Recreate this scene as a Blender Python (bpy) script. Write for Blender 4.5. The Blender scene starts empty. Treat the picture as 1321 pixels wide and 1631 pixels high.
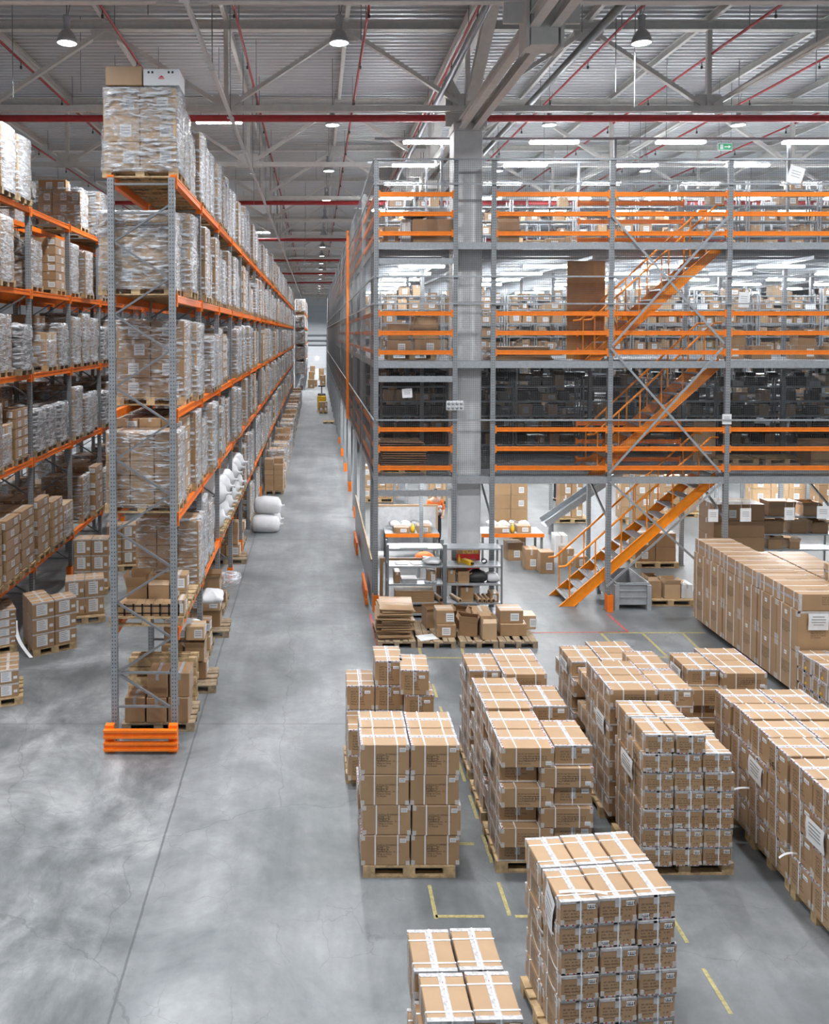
import bpy, math, random
from mathutils import Vector, Matrix, noise as mnoise

S = bpy.context.scene
COL = S.collection
rnd = random.Random(7)
PI = math.pi

# ------------------------------------------------------------------ camera
F, CH, TH = 1265.0, 6.6, math.radians(1.8)      # focal length (px of a 1321x1631 frame), eye height, pitch
AX, AY = 503.0, 531.0 + 1265.0 * math.tan(math.radians(1.8))
cam_data = bpy.data.cameras.new('camera')
cam = bpy.data.objects.new('camera', cam_data)
COL.objects.link(cam)
cam.location = (0, 0, CH)
cam.rotation_euler = (PI / 2 - TH, 0, 0)
cam_data.sensor_width = 36
cam_data.sensor_fit = 'AUTO'
cam_data.lens = 36 * F / 1631
cam_data.shift_x = (660.5 - AX) / 1631
cam_data.shift_y = -(815.5 - AY) / 1631
cam_data.clip_end = 400
S.camera = cam

# ------------------------------------------------------------------ exposure, world
S.view_settings.view_transform = 'Standard'
S.view_settings.look = 'None'
S.view_settings.gamma = 1
S.view_settings.exposure = 0.0
S.cycles.use_denoising = True
S.cycles.max_bounces = 6
S.cycles.diffuse_bounces = 3
S.cycles.glossy_bounces = 3
S.cycles.transparent_max_bounces = 16
S.cycles.use_adaptive_sampling = True
S.cycles.adaptive_threshold = 0.02
S.cycles.transmission_bounces = 4
S.cycles.caustics_reflective = False
S.cycles.caustics_refractive = False
S.cycles.sample_clamp_indirect = 4

W = bpy.data.worlds.new('world')
S.world = W
W.use_nodes = True
W.node_tree.nodes['Background'].inputs[0].default_value = (0.86, 0.92, 1.0, 1)
W.node_tree.nodes['Background'].inputs[1].default_value = 0.42

HIGHBAY_W = 265.0      # watts of one high-bay lamp
TUBE_GLOW = 90.0       # emission of fluorescent tubes
UNDER_DECK_W = 60.0   # watts of the luminaires under the lowest deck

# ------------------------------------------------------------------ pixel -> place
def ray(px, py):
    a = (px - AX) / F
    b = -(py - AY) / F
    return Vector((a, math.cos(TH) + b * math.sin(TH), -math.sin(TH) + b * math.cos(TH)))
def at_y(px, py, Y):
    d = ray(px, py); t = Y / d.y
    return Vector((d.x * t, Y, CH + d.z * t))
def at_z(px, py, Z=0.0):
    d = ray(px, py); t = (Z - CH) / d.z
    return Vector((d.x * t, d.y * t, Z))

# ------------------------------------------------------------------ materials
MATS = {}
def new_mat(name):
    m = bpy.data.materials.new(name); m.use_nodes = True
    nt = m.node_tree; b = nt.nodes['Principled BSDF']
    MATS[name] = m
    return m, nt, b
def N(nt, t, **kw):
    n = nt.nodes.new(t)
    for k, v in kw.items(): setattr(n, k, v)
    return n
def L(nt, a, b): nt.links.new(a, b)
def mathn(nt, op, a, b=None, clamp=False):
    n = N(nt, 'ShaderNodeMath', operation=op, use_clamp=clamp)
    for i, v in enumerate((a, b)):
        if v is None: continue
        if isinstance(v, (int, float)): n.inputs[i].default_value = v
        else: L(nt, v, n.inputs[i])
    return n.outputs[0]
def ramp(nt, fac, stops):
    r = N(nt, 'ShaderNodeValToRGB')
    el = r.color_ramp.elements
    while len(el) < len(stops): el.new(0.5)
    for e, (p, c) in zip(el, stops):
        e.position = p; e.color = (*c, 1) if len(c) == 3 else c
    L(nt, fac, r.inputs[0])
    return r.outputs[0]
def noise(nt, scale, detail=3, rough=.5, vec=None, dist=0.0):
    n = N(nt, 'ShaderNodeTexNoise')
    n.inputs['Scale'].default_value = scale; n.inputs['Detail'].default_value = detail
    n.inputs['Roughness'].default_value = rough; n.inputs['Distortion'].default_value = dist
    if vec is not None: L(nt, vec, n.inputs['Vector'])
    return n.outputs[0]
def mixc(nt, fac, a, b, mode='MIX'):
    n = N(nt, 'ShaderNodeMix', data_type='RGBA', blend_type=mode)
    for i, v in ((0, fac), (6, a), (7, b)):
        if isinstance(v, (int, float)): n.inputs[i].default_value = v
        elif isinstance(v, tuple): n.inputs[i].default_value = (*v, 1)
        else: L(nt, v, n.inputs[i])
    return n.outputs[2]
def coord(nt, kind='Object', scale=None):
    o = N(nt, 'ShaderNodeTexCoord').outputs[kind]
    if scale:
        mp = N(nt, 'ShaderNodeMapping'); L(nt, o, mp.inputs[0]); mp.inputs['Scale'].default_value = scale
        o = mp.outputs[0]
    return o
def bump(nt, b, h, strength=.2, dist=.01):
    n = N(nt, 'ShaderNodeBump'); n.inputs['Strength'].default_value = strength; n.inputs['Distance'].default_value = dist
    L(nt, h, n.inputs['Height']); L(nt, n.outputs[0], b.inputs['Normal'])
def plain(name, col, rough=.5, metal=0.0, var=.12, scale=6.0, spec=None):
    m, nt, b = new_mat(name)
    f = noise(nt, scale, 3, .6, coord(nt))
    lo = tuple(c * (1 - var) for c in col); hi = tuple(min(1, c * (1 + var)) for c in col)
    L(nt, ramp(nt, f, [(.3, lo), (.7, hi)]), b.inputs['Base Color'])
    b.inputs['Roughness'].default_value = rough; b.inputs['Metallic'].default_value = metal
    if spec is not None: b.inputs['Specular IOR Level'].default_value = spec
    return m
def glow(name, col, strength):
    m, nt, b = new_mat(name)
    b.inputs['Base Color'].default_value = (*col, 1)
    b.inputs['Emission Color'].default_value = (*col, 1)
    b.inputs['Emission Strength'].default_value = strength
    return m

def cardboard(name, c0, c1):
    m, nt, b = new_mat(name)
    rn = N(nt, 'ShaderNodeObjectInfo').outputs['Random']
    base = ramp(nt, rn, [(0, c0), (1, c1)])
    g = noise(nt, 3.0, 4, .6, coord(nt))
    base = mixc(nt, .22, base, ramp(nt, g, [(.3, (.55, .55, .55)), (.7, (1.25, 1.25, 1.25))]), 'MULTIPLY')
    L(nt, base, b.inputs['Base Color'])
    b.inputs['Roughness'].default_value = .46
    b.inputs['Specular IOR Level'].default_value = .7
    b.inputs['Sheen Weight'].default_value = .12; b.inputs['Sheen Tint'].default_value = (.9, .92, 1, 1)
    bump(nt, b, noise(nt, 9, 3, .6, coord(nt)), .12, .01)
    return m
cardboard('cardboard', (.365, .220, .108), (.435, .278, .148))
cardboard('cardboard_pale', (.50, .33, .18), (.60, .41, .24))
cardboard('cardboard_dark', (.30, .175, .085), (.37, .22, .11))
plain('cut_edge', (.40, .26, .14), .8)
plain('paper', (.80, .82, .84), .55, var=.06)
plain('ink', (.028, .020, .016), .8)
plain('pale_ink', (.30, .30, .31), .8)
plain('strap', (.82, .84, .87), .3, var=.05)
plain('wood', (.50, .36, .20), .75, var=.35, scale=9)
plain('old_wood', (.33, .25, .165), .8, var=.35, scale=9)
plain('rack_grey', (.235, .25, .265), .45, .25, var=.1)
plain('brace_grey', (.20, .21, .225), .45, .25, var=.1)
plain('galvanized', (.46, .49, .52), .38, .55, var=.12, scale=20)
plain('zinc_deck', (.40, .43, .46), .4, .4, var=.12, scale=4)
plain('orange', (.95, .20, .012), .42, var=.10)
plain('stair_orange', (.95, .29, .014), .42, var=.10)
plain('rail_orange', (.88, .22, .02), .42, var=.10)
plain('truss_white', (.72, .715, .69), .5, var=.07)
plain('red_pipe', (.36, .025, .028), .4, var=.15)
plain('dark_pipe', (.055, .07, .065), .3, var=.2)
plain('grey_pipe', (.22, .235, .25), .4, .3)
plain('lamp_metal', (.42, .44, .46), .35, .5)
plain('black', (.025, .026, .028), .45)
plain('plastic_grey', (.36, .38, .40), .45)
plain('white_bag', (.78, .80, .83), .38, var=.05)
plain('dark_film', (.30, .29, .29), .25, var=.2)
plain('yellow', (.90, .52, .02), .4)
plain('yellow_paint', (.38, .33, .15), .6, var=.3, scale=25)
plain('red_paint', (.42, .09, .09), .6, var=.35, scale=25)
plain('red', (.55, .03, .03), .5)
plain('green', (.10, .22, .13), .6)
plain('bright_green', (.05, .35, .16), .5)
plain('white_paint', (.78, .80, .83), .45, var=.04)
plain('hivis', (.95, .20, .03), .6, var=.08)
plain('hivis_yellow', (.85, .82, .05), .6, var=.08)
plain('navy', (.02, .025, .045), .7)
plain('skin', (.60, .36, .26), .55)
plain('hair', (.03, .02, .015), .6)
plain('plywood', (.42, .195, .045), .55, var=.10, scale=5)
plain('wall_panel', (.60, .63, .66), .5, var=.04, scale=.5)
plain('column_concrete', (.76, .775, .79), .7, var=.12, scale=1.6)
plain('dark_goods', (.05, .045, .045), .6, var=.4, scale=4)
glow('lamp_glow', (1, 1, 1), 12.0)
glow('tube_glow', (.94, .97, 1), TUBE_GLOW)

plain('clear_tape', (.60, .56, .53), .25, var=.1, scale=20)
# white packing tape printed with red dots
m, nt, b = new_mat('tape')
vo = N(nt, 'ShaderNodeTexVoronoi'); vo.inputs['Scale'].default_value = 17; vo.inputs['Randomness'].default_value = .25
L(nt, coord(nt), vo.inputs['Vector'])
dot = mathn(nt, 'LESS_THAN', vo.outputs['Distance'], .20)
wr = noise(nt, 30, 2, .6, coord(nt))
L(nt, mixc(nt, dot, ramp(nt, wr, [(.3, (.36, .355, .36)), (.65, (.56, .56, .575))]), (.36, .08, .09)), b.inputs['Base Color'])
b.inputs['Roughness'].default_value = .25
bump(nt, b, wr, .5, .01)

# perforated steel upright (two rows of slots)
m, nt, b = new_mat('perforated_steel')
sx = N(nt, 'ShaderNodeSeparateXYZ'); L(nt, coord(nt), sx.inputs[0])
fz = mathn(nt, 'LESS_THAN', mathn(nt, 'FRACT', mathn(nt, 'MULTIPLY', sx.outputs[2], 1 / .062)), .34)
ax_ = mathn(nt, 'ABSOLUTE', mathn(nt, 'SUBTRACT', mathn(nt, 'ABSOLUTE', sx.outputs[0]), .022))
ay_ = mathn(nt, 'ABSOLUTE', mathn(nt, 'SUBTRACT', mathn(nt, 'ABSOLUTE', sx.outputs[1]), .022))
near = mathn(nt, 'MAXIMUM', mathn(nt, 'LESS_THAN', ax_, .0065), mathn(nt, 'MULTIPLY', mathn(nt, 'LESS_THAN', ay_, .0085), mathn(nt, 'GREATER_THAN', mathn(nt, 'ABSOLUTE', sx.outputs[0]), .045)))
hole = mathn(nt, 'MULTIPLY', fz, near)
nz = noise(nt, 5, 3, .6, coord(nt))
L(nt, mixc(nt, hole, ramp(nt, nz, [(.3, (.25, .27, .285)), (.7, (.34, .36, .38))]), (.03, .03, .032)), b.inputs['Base Color'])
b.inputs['Roughness'].default_value = .42; b.inputs['Metallic'].default_value = .25

# stretch film: patchy see-through plastic with bright wrinkles
m, nt, b = new_mat('stretch_film')
ob = coord(nt)
mp = N(nt, 'ShaderNodeMapping'); L(nt, ob, mp.inputs[0]); mp.inputs['Scale'].default_value = (3, 3, 9); mp.inputs['Rotation'].default_value = (.35, .3, 0)
wn = noise(nt, 1.6, 3, .55, mp.outputs[0], 1.0)
wn2 = noise(nt, 1.4, 3, .6, ob, .6)
mp2 = N(nt, 'ShaderNodeMapping'); L(nt, ob, mp2.inputs[0]); mp2.inputs['Scale'].default_value = (2.5, 2.5, 16); mp2.inputs['Rotation'].default_value = (-.25, .3, 0)
wn3 = noise(nt, 1.5, 2.5, .55, mp2.outputs[0], .8)
streak = mathn(nt, 'MULTIPLY', ramp(nt, wn3, [(.52, (0, 0, 0)), (.60, (1, 1, 1))]), ramp(nt, wn2, [(.34, (0, 0, 0)), (.52, (1, 1, 1))]))
lw = N(nt, 'ShaderNodeLayerWeight'); lw.inputs[0].default_value = .35
al = mathn(nt, 'ADD', mathn(nt, 'MULTIPLY', streak, .95), mathn(nt, 'MULTIPLY', ramp(nt, wn, [(.40, (0, 0, 0)), (.75, (1, 1, 1))]), .40))
al = mathn(nt, 'ADD', al, mathn(nt, 'MULTIPLY', lw.outputs['Facing'], mathn(nt, 'MULTIPLY', ramp(nt, wn2, [(.3, (.05, .05, .05)), (.65, (1, 1, 1))]), .9)))
L(nt, mathn(nt, 'ADD', al, .02, True), b.inputs['Alpha'])
b.inputs['Base Color'].default_value = (.66, .69, .73, 1)
b.inputs['Roughness'].default_value = .13
b.inputs['Specular IOR Level'].default_value = .8
bump(nt, b, mathn(nt, 'ADD', wn, mathn(nt, 'MULTIPLY', wn3, .6)), .7, .035)

# thin clear sheet
m, nt, b = new_mat('clear_sheet')
b.inputs['Base Color'].default_value = (.85, .88, .9, 1); b.inputs['Alpha'].default_value = .28; b.inputs['Roughness'].default_value = .08

# concrete floor
m, nt, b = new_mat('concrete_floor')
gp = coord(nt)
sp = N(nt, 'ShaderNodeSeparateXYZ'); L(nt, gp, sp.inputs[0])
n1 = noise(nt, .55, 8, .68, gp, .4)
n2 = noise(nt, 3.2, 6, .7, gp)
mp = N(nt, 'ShaderNodeMapping'); L(nt, gp, mp.inputs[0]); mp.inputs['Scale'].default_value = (2.2, .22, 1)
n3 = noise(nt, .9, 4, .55, mp.outputs[0], .3)
left = mathn(nt, 'MULTIPLY', mathn(nt, 'SUBTRACT', -1.9, sp.outputs[0]), 3.0, True)     # older slab left of the joint
base = ramp(nt, n1, [(.34, (.155, .172, .183)), (.50, (.235, .252, .266)), (.64, (.325, .341, .355))])
rough_slab = ramp(nt, n1, [(.38, (.095, .107, .113)), (.50, (.20, .215, .225)), (.62, (.36, .375, .385))])
base = mixc(nt, mathn(nt, 'MULTIPLY', left, .8), base, rough_slab)
pale_side = mathn(nt, 'SUBTRACT', 1.0, mathn(nt, 'MULTIPLY', mathn(nt, 'SUBTRACT', sp.outputs[0], mathn(nt, 'ADD', .85, mathn(nt, 'MULTIPLY', n3, .3))), 4.0, True))     # floor paler left of this wavering edge, darker to its right
base = mixc(nt, pale_side, mixc(nt, 1.0, base, (.70, .70, .70), 'MULTIPLY'), base)
base = mixc(nt, .4, base, ramp(nt, n2, [(.3, (.72, .72, .72)), (.7, (1.2, 1.2, 1.2))]), 'MULTIPLY')
base = mixc(nt, .45, base, ramp(nt, n3, [(.35, (.72, .72, .73)), (.65, (1.18, 1.18, 1.18))]), 'MULTIPLY')
vo = N(nt, 'ShaderNodeTexVoronoi', feature='DISTANCE_TO_EDGE'); vo.inputs['Scale'].default_value = 1.9
nw = N(nt, 'ShaderNodeTexNoise'); nw.inputs['Scale'].default_value = 2.5; nw.inputs['Detail'].default_value = 5; L(nt, gp, nw.inputs['Vector'])
L(nt, mixc(nt, .25, gp, nw.outputs[1]), vo.inputs['Vector'])
crack = mathn(nt, 'MULTIPLY', mathn(nt, 'LESS_THAN', vo.outputs['Distance'], .006), mathn(nt, 'GREATER_THAN', n1, .50))
vo2 = N(nt, 'ShaderNodeTexVoronoi', feature='DISTANCE_TO_EDGE'); vo2.inputs['Scale'].default_value = .28
nw = N(nt, 'ShaderNodeTexNoise'); nw.inputs['Scale'].default_value = .9; nw.inputs['Detail'].default_value = 6; L(nt, gp, nw.inputs['Vector'])
L(nt, mixc(nt, .45, gp, nw.outputs[1]), vo2.inputs['Vector'])
crack2 = mathn(nt, 'LESS_THAN', vo2.outputs['Distance'], .0011)
jx = mathn(nt, 'LESS_THAN', mathn(nt, 'ABSOLUTE', mathn(nt, 'SUBTRACT', mathn(nt, 'ADD', sp.outputs[0], mathn(nt, 'MULTIPLY', n2, .03)), -1.97)), .014)
jy = mathn(nt, 'LESS_THAN', mathn(nt, 'ABSOLUTE', mathn(nt, 'SUBTRACT', mathn(nt, 'FRACT', mathn(nt, 'MULTIPLY', mathn(nt, 'SUBTRACT', sp.outputs[1], 13.23 - 3), 1 / 6.0)), .5)), .0016)
dark = mathn(nt, 'MAXIMUM', mathn(nt, 'MULTIPLY', crack, .22), mathn(nt, 'MAXIMUM', mathn(nt, 'MULTIPLY', jx, .55), mathn(nt, 'MAXIMUM', mathn(nt, 'MULTIPLY', jy, .5), mathn(nt, 'MULTIPLY', crack2, .28))))
base = mixc(nt, dark, base, (.05, .055, .06))
L(nt, base, b.inputs['Base Color'])
L(nt, ramp(nt, n1, [(.3, (.34, .34, .34)), (.7, (.5, .5, .5))]), b.inputs['Roughness'])
bump(nt, b, n2, .06, .02)

# trapezoidal roof sheet
m, nt, b = new_mat('roof_sheet')
b.inputs['Base Color'].default_value = (.70, .715, .73, 1); b.inputs['Metallic'].default_value = .3; b.inputs['Roughness'].default_value = .4

# ------------------------------------------------------------------ mesh builder
class MB:
    def __init__(s): s.v, s.f, s.m, s.sm, s.mats = [], [], [], [], []
    def mi(s, mat):
        if mat not in s.mats: s.mats.append(mat)
        return s.mats.index(mat)
    def add(s, vs, fs, mat, smooth=False):
        o = len(s.v); k = s.mi(mat)
        s.v.extend([tuple(p) for p in vs])
        for f in fs:
            s.f.append(tuple(i + o for i in f)); s.m.append(k); s.sm.append(smooth)
        return s
    def quad(s, a, b, c, d, mat): return s.add((a, b, c, d), ((0, 1, 2, 3),), mat)
    def box(s, x0, x1, y0, y1, z0, z1, mat, M=None):
        vs = [Vector(p) for p in ((x0, y0, z0), (x1, y0, z0), (x1, y1, z0), (x0, y1, z0), (x0, y0, z1), (x1, y0, z1), (x1, y1, z1), (x0, y1, z1))]
        if M is not None: vs = [M @ p for p in vs]
        return s.add(vs, ((0, 3, 2, 1), (4, 5, 6, 7), (0, 1, 5, 4), (1, 2, 6, 5), (2, 3, 7, 6), (3, 0, 4, 7)), mat)
    def cbox(s, x0, x1, y0, y1, z0, z1, c, mat, M=None):     # box with chamfered edges
        X, Y, Z = (x0, x1), (y0, y1), (z0, z1)
        idx = {}; vs = []
        for i in (0, 1):
            for j in (0, 1):
                for k in (0, 1):
                    dx, dy, dz = (c, -c)[i], (c, -c)[j], (c, -c)[k]
                    for a, p in enumerate(((X[i], Y[j] + dy, Z[k] + dz), (X[i] + dx, Y[j], Z[k] + dz), (X[i] + dx, Y[j] + dy, Z[k]))):
                        idx[i, j, k, a] = len(vs); vs.append(Vector(p))
        fs = []
        for i in (0, 1):
            q = [idx[i, 0, 0, 0], idx[i, 1, 0, 0], idx[i, 1, 1, 0], idx[i, 0, 1, 0]]; fs.append(q if i else q[::-1])
            q = [idx[0, i, 0, 1], idx[1, i, 0, 1], idx[1, i, 1, 1], idx[0, i, 1, 1]]; fs.append(q[::-1] if i else q)
            q = [idx[0, 0, i, 2], idx[1, 0, i, 2], idx[1, 1, i, 2], idx[0, 1, i, 2]]; fs.append(q if i else q[::-1])
        for i in (0, 1):
            for j in (0, 1):
                fl = (i == j)
                q = [idx[i, j, 0, 0], idx[i, j, 1, 0], idx[i, j, 1, 1], idx[i, j, 0, 1]]; fs.append(q[::-1] if fl else q)
                q = [idx[i, 0, j, 0], idx[i, 1, j, 0], idx[i, 1, j, 2], idx[i, 0, j, 2]]; fs.append(q if fl else q[::-1])
                q = [idx[0, i, j, 1], idx[1, i, j, 1], idx[1, i, j, 2], idx[0, i, j, 2]]; fs.append(q[::-1] if fl else q)
        for i in (0, 1):
            for j in (0, 1):
                for k in (0, 1):
                    q = [idx[i, j, k, 0], idx[i, j, k, 1], idx[i, j, k, 2]]
                    fs.append(q if (i + j + k) % 2 else q[::-1])
        if M is not None: vs = [M @ p for p in vs]
        return s.add(vs, fs, mat)
    def beam(s, p0, p1, w, h, mat, up=(0, 0, 1)):
        p0, p1 = Vector(p0), Vector(p1); d = (p1 - p0).normalized(); u = Vector(up)
        r = d.cross(u)
        if r.length < 1e-4: r = d.cross(Vector((0, 1, 0)))
        r.normalize(); u = r.cross(d)
        a, b2 = r * w / 2, u * h / 2
        vs = [p0 - a - b2, p0 + a - b2, p0 + a + b2, p0 - a + b2, p1 - a - b2, p1 + a - b2, p1 + a + b2, p1 - a + b2]
        return s.add(vs, ((0, 1, 2, 3), (7, 6, 5, 4), (0, 4, 5, 1), (1, 5, 6, 2), (2, 6, 7, 3), (3, 7, 4, 0)), mat)
    def ibeam(s, p0, p1, w, h, mat, t=.02):
        p0, p1 = Vector(p0), Vector(p1); z = Vector((0, 0, h / 2))
        d = (p1 - p0).normalized(); r = d.cross(Vector((0, 0, 1))).normalized(); u = r.cross(d) * (h / 2)
        s.beam(p0 + u, p1 + u, w, t, mat); s.beam(p0 - u, p1 - u, w, t, mat); s.beam(p0, p1, t, h, mat)
        return s
    def cyl(s, p0, p1, r, mat, n=8, r2=None, cap=True):
        p0, p1 = Vector(p0), Vector(p1); d = (p1 - p0).normalized()
        a = d.cross(Vector((0, 0, 1)))
        if a.length < 1e-4: a = Vector((1, 0, 0))
        a.normalize(); b2 = a.cross(d); r2 = r if r2 is None else r2
        vs = []
        for p, q in ((p0, r), (p1, r2)):
            for i in range(n):
                t = 2 * PI * i / n; vs.append(p + a * math.cos(t) * q + b2 * math.sin(t) * q)
        s.add(vs, [(n + i, n + (i + 1) % n, (i + 1) % n, i) for i in range(n)], mat, True)
        if cap: s.add(vs, [tuple(range(n)), tuple(range(2 * n - 1, n - 1, -1))], mat)
        return s
    def tube(s, pts, r, mat, n=6):
        for a, b2 in zip(pts, pts[1:]): s.cyl(a, b2, r, mat, n)
        return s
    def lathe(s, prof, mat, n=16, c=(0, 0, 0)):
        vs = [(c[0] + r * math.cos(2 * PI * i / n), c[1] + r * math.sin(2 * PI * i / n), c[2] + z) for r, z in prof for i in range(n)]
        fs = [(k * n + i, k * n + (i + 1) % n, (k + 1) * n + (i + 1) % n, (k + 1) * n + i) for k in range(len(prof) - 1) for i in range(n)]
        return s.add(vs, fs, mat, True)
    def ribbon(s, pts, wv, mat):
        wv = Vector(wv) / 2
        vs = []
        for p in pts: vs += [Vector(p) - wv, Vector(p) + wv]
        return s.add(vs, [(2 * i, 2 * i + 1, 2 * i + 3, 2 * i + 2) for i in range(len(pts) - 1)], mat)
    def mesh(s, name):
        me = bpy.data.meshes.new(name)
        me.from_pydata(s.v, [], s.f)
        for k in s.mats: me.materials.append(MATS[k])
        me.polygons.foreach_set('material_index', s.m)
        me.polygons.foreach_set('use_smooth', s.sm)
        me.update()
        return me

# ------------------------------------------------------------------ objects
def obj(name, mesh, parent=None, loc=(0, 0, 0), rz=0.0, label=None, kind=None):
    if isinstance(mesh, MB): mesh = mesh.mesh(name)
    o = bpy.data.objects.new(name, mesh); COL.objects.link(o)
    o.location = loc
    if isinstance(rz, (tuple, list)): o.rotation_euler = rz
    else: o.rotation_euler = (0, 0, rz)
    if parent is not None: o.parent = parent
    if label: o['label'] = label
    if kind: o['kind'] = kind
    return o
def tag(o, label, cat, group=None):
    o['label'] = label; o['category'] = cat
    n = len(label.split())
    if not 4 <= n <= 16: print('LABEL LENGTH', n, label)
    if group: o['group'] = group
    return o
def thing(name, label, cat, loc=(0, 0, 0), rz=0.0, group=None):
    o = bpy.data.objects.new(name, None); COL.objects.link(o)
    o.empty_display_size = .1; o.location = loc
    o.rotation_euler = rz if isinstance(rz, (tuple, list)) else (0, 0, rz)
    return tag(o, label, cat, group)
def struct(name, mb, loc=(0, 0, 0)):
    return obj(name, mb, None, loc, kind='structure')
ORD = ['first', 'second', 'third', 'fourth', 'fifth', 'sixth', 'seventh', 'eighth', 'ninth', 'tenth', 'eleventh', 'twelfth', 'thirteenth', 'fourteenth', 'fifteenth', 'sixteenth', 'seventeenth', 'eighteenth', 'nineteenth', 'twentieth', 'twenty-first', 'twenty-second', 'twenty-third', 'twenty-fourth', 'twenty-fifth', 'twenty-sixth', 'twenty-seventh', 'twenty-eighth', 'twenty-ninth', 'thirtieth']

# text -> flat triangles in x/y (cached)
_TX = {}
def text_tris(s):
    if s not in _TX:
        cu = bpy.data.curves.new('t', 'FONT'); cu.body = s; cu.size = 1; cu.resolution_u = 2
        o = bpy.data.objects.new('t', cu); COL.objects.link(o)
        dg = bpy.context.evaluated_depsgraph_get(); dg.update()
        me = bpy.data.meshes.new_from_object(o.evaluated_get(dg))
        _TX[s] = ([v.co.copy() for v in me.vertices], [tuple(p.vertices) for p in me.polygons])
        bpy.data.objects.remove(o); bpy.data.curves.remove(cu); bpy.data.meshes.remove(me)
    return _TX[s]
def put_text(mb, s, org, xd, yd, size, mat='ink', maxw=9):
    vs, fs = text_tris(s)
    q = min(1, maxw / (max(v.x for v in vs) * size)); xd = Vector(xd) * q
    o, x, y = Vector(org), Vector(xd), Vector(yd)
    mb.add([o + x * v.x * size + y * v.y * size for v in vs], fs, mat)
# ================================================================== LARGE STRUCTURE
XL, XR, YB, YF = -27.0, 46.0, -14.0, 152.0
ROOF_Z = 14.25
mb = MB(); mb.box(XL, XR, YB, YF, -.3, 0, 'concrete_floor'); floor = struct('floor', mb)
# trapezoidal roof sheet, ribs running across the hall
mb = MB(); y = YB; per = .25; prof = []
while y < YF:
    prof += [(y, 0), (y + .10, 0), (y + .13, .085), (y + .22, .085)]; y += per
vs = []
for (yy, zz) in prof: vs += [(XL, yy, ROOF_Z + zz), (XR, yy, ROOF_Z + zz)]
mb.add(vs, [(2 * i, 2 * i + 1, 2 * i + 3, 2 * i + 2) for i in range(len(prof) - 1)], 'roof_sheet')
mb.box(XL, XR, YB, YF, ROOF_Z + .12, ROOF_Z + .2, 'roof_sheet')
struct('ceiling', mb)
mb = MB(); mb.box(XL - .2, XL, YB, YF, 0, ROOF_Z + .1, 'wall_panel'); struct('wall_left', mb)
mb = MB(); mb.box(XR, XR + .2, YB, YF, 0, ROOF_Z + .1, 'wall_panel'); struct('wall_right', mb)
mb = MB(); mb.box(XL, XR, YF, YF + .2, 0, ROOF_Z + .1, 'wall_panel')
for k in range(1, 12): mb.box(XL, XR, YF - .012, YF, k * 1.2 - .02, k * 1.2 + .02, 'lamp_metal')
struct('wall_far', mb)
# sectional loading door in the far wall with its frame
mb = MB()
for k in range(7): mb.box(-1.55, 2.05, YF - .10, YF - .02, .02 + k * .6, .6 + k * .6, 'white_paint')
d = struct('door_1', mb)
mb = MB(); mb.box(-1.75, -1.55, YF - .3, YF, 0, 6.3, 'grey_pipe'); mb.box(2.05, 2.25, YF - .3, YF, 0, 6.3, 'grey_pipe')
for z in (4.3, 5.2, 6.2): mb.box(-1.75, 2.25, YF - .3, YF - .1, z, z + .18, 'grey_pipe')
obj('door_frame', mb, d)
mb = MB(); mb.box(.05, .45, YF - .13, YF - .10, 1.7, 2.0, 'tube_glow'); obj('door_window', mb, d)

# roof trusses across the hall
PANEL, COLX = 5.8, 3.65
TZB, TZT = 12.0, 13.97
mb = MB()
mb.beam((XL, 0, TZB), (XR, 0, TZB), .14, .14, 'truss_white'); mb.ibeam((XL, 0, TZT), (XR, 0, TZT), .20, .2, 'truss_white')
for k in range(-6, 8):
    xb = COLX + k * PANEL
    if xb > XR or xb < XL: continue
    mb.beam((xb, 0, TZB), (xb, 0, TZT), .11, .11, 'truss_white', (0, 1, 0))
    for sg in (-1, 1):
        mb.beam((xb + sg * .12, 0, TZB + .08), (xb + sg * PANEL / 2, 0, TZT - .08), .10, .12, 'truss_white', (0, 1, 0))
    g = [(xb - .42, TZB - .1), (xb + .42, TZB - .1), (xb + .30, TZB + .34), (xb - .30, TZB + .34)]
    mb.add([(x, -.02, z) for x, z in g] + [(x, .02, z) for x, z in g], ((0, 1, 2, 3), (7, 6, 5, 4), (0, 4, 5, 1), (1, 5, 6, 2), (2, 6, 7, 3), (3, 7, 4, 0)), 'truss_white')
    xt = xb + PANEL / 2
    g = [(xt - .28, TZT - .36), (xt + .28, TZT - .36), (xt + .42, TZT + .05), (xt - .42, TZT + .05)]
    mb.add([(x, -.02, z) for x, z in g] + [(x, .02, z) for x, z in g], ((0, 1, 2, 3), (7, 6, 5, 4), (0, 4, 5, 1), (1, 5, 6, 2), (2, 6, 7, 3), (3, 7, 4, 0)), 'truss_white')
truss_me = mb.mesh('roof_truss')
TRUSS_Y = [13.0 + 6.3 * k for k in range(-2, 23)]
for ty in TRUSS_Y: struct('roof_truss_beam', truss_me, (0, ty, 0))
# purlins along the hall
mb = MB(); mb.ibeam((0, YB, 0), (0, YF, 0), .10, .18, 'truss_white'); pur_me = mb.mesh('purlin')
for k in range(-10, 15): struct('purlin_beam', pur_me, (COLX + k * PANEL / 2, 0, 14.15))
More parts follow.
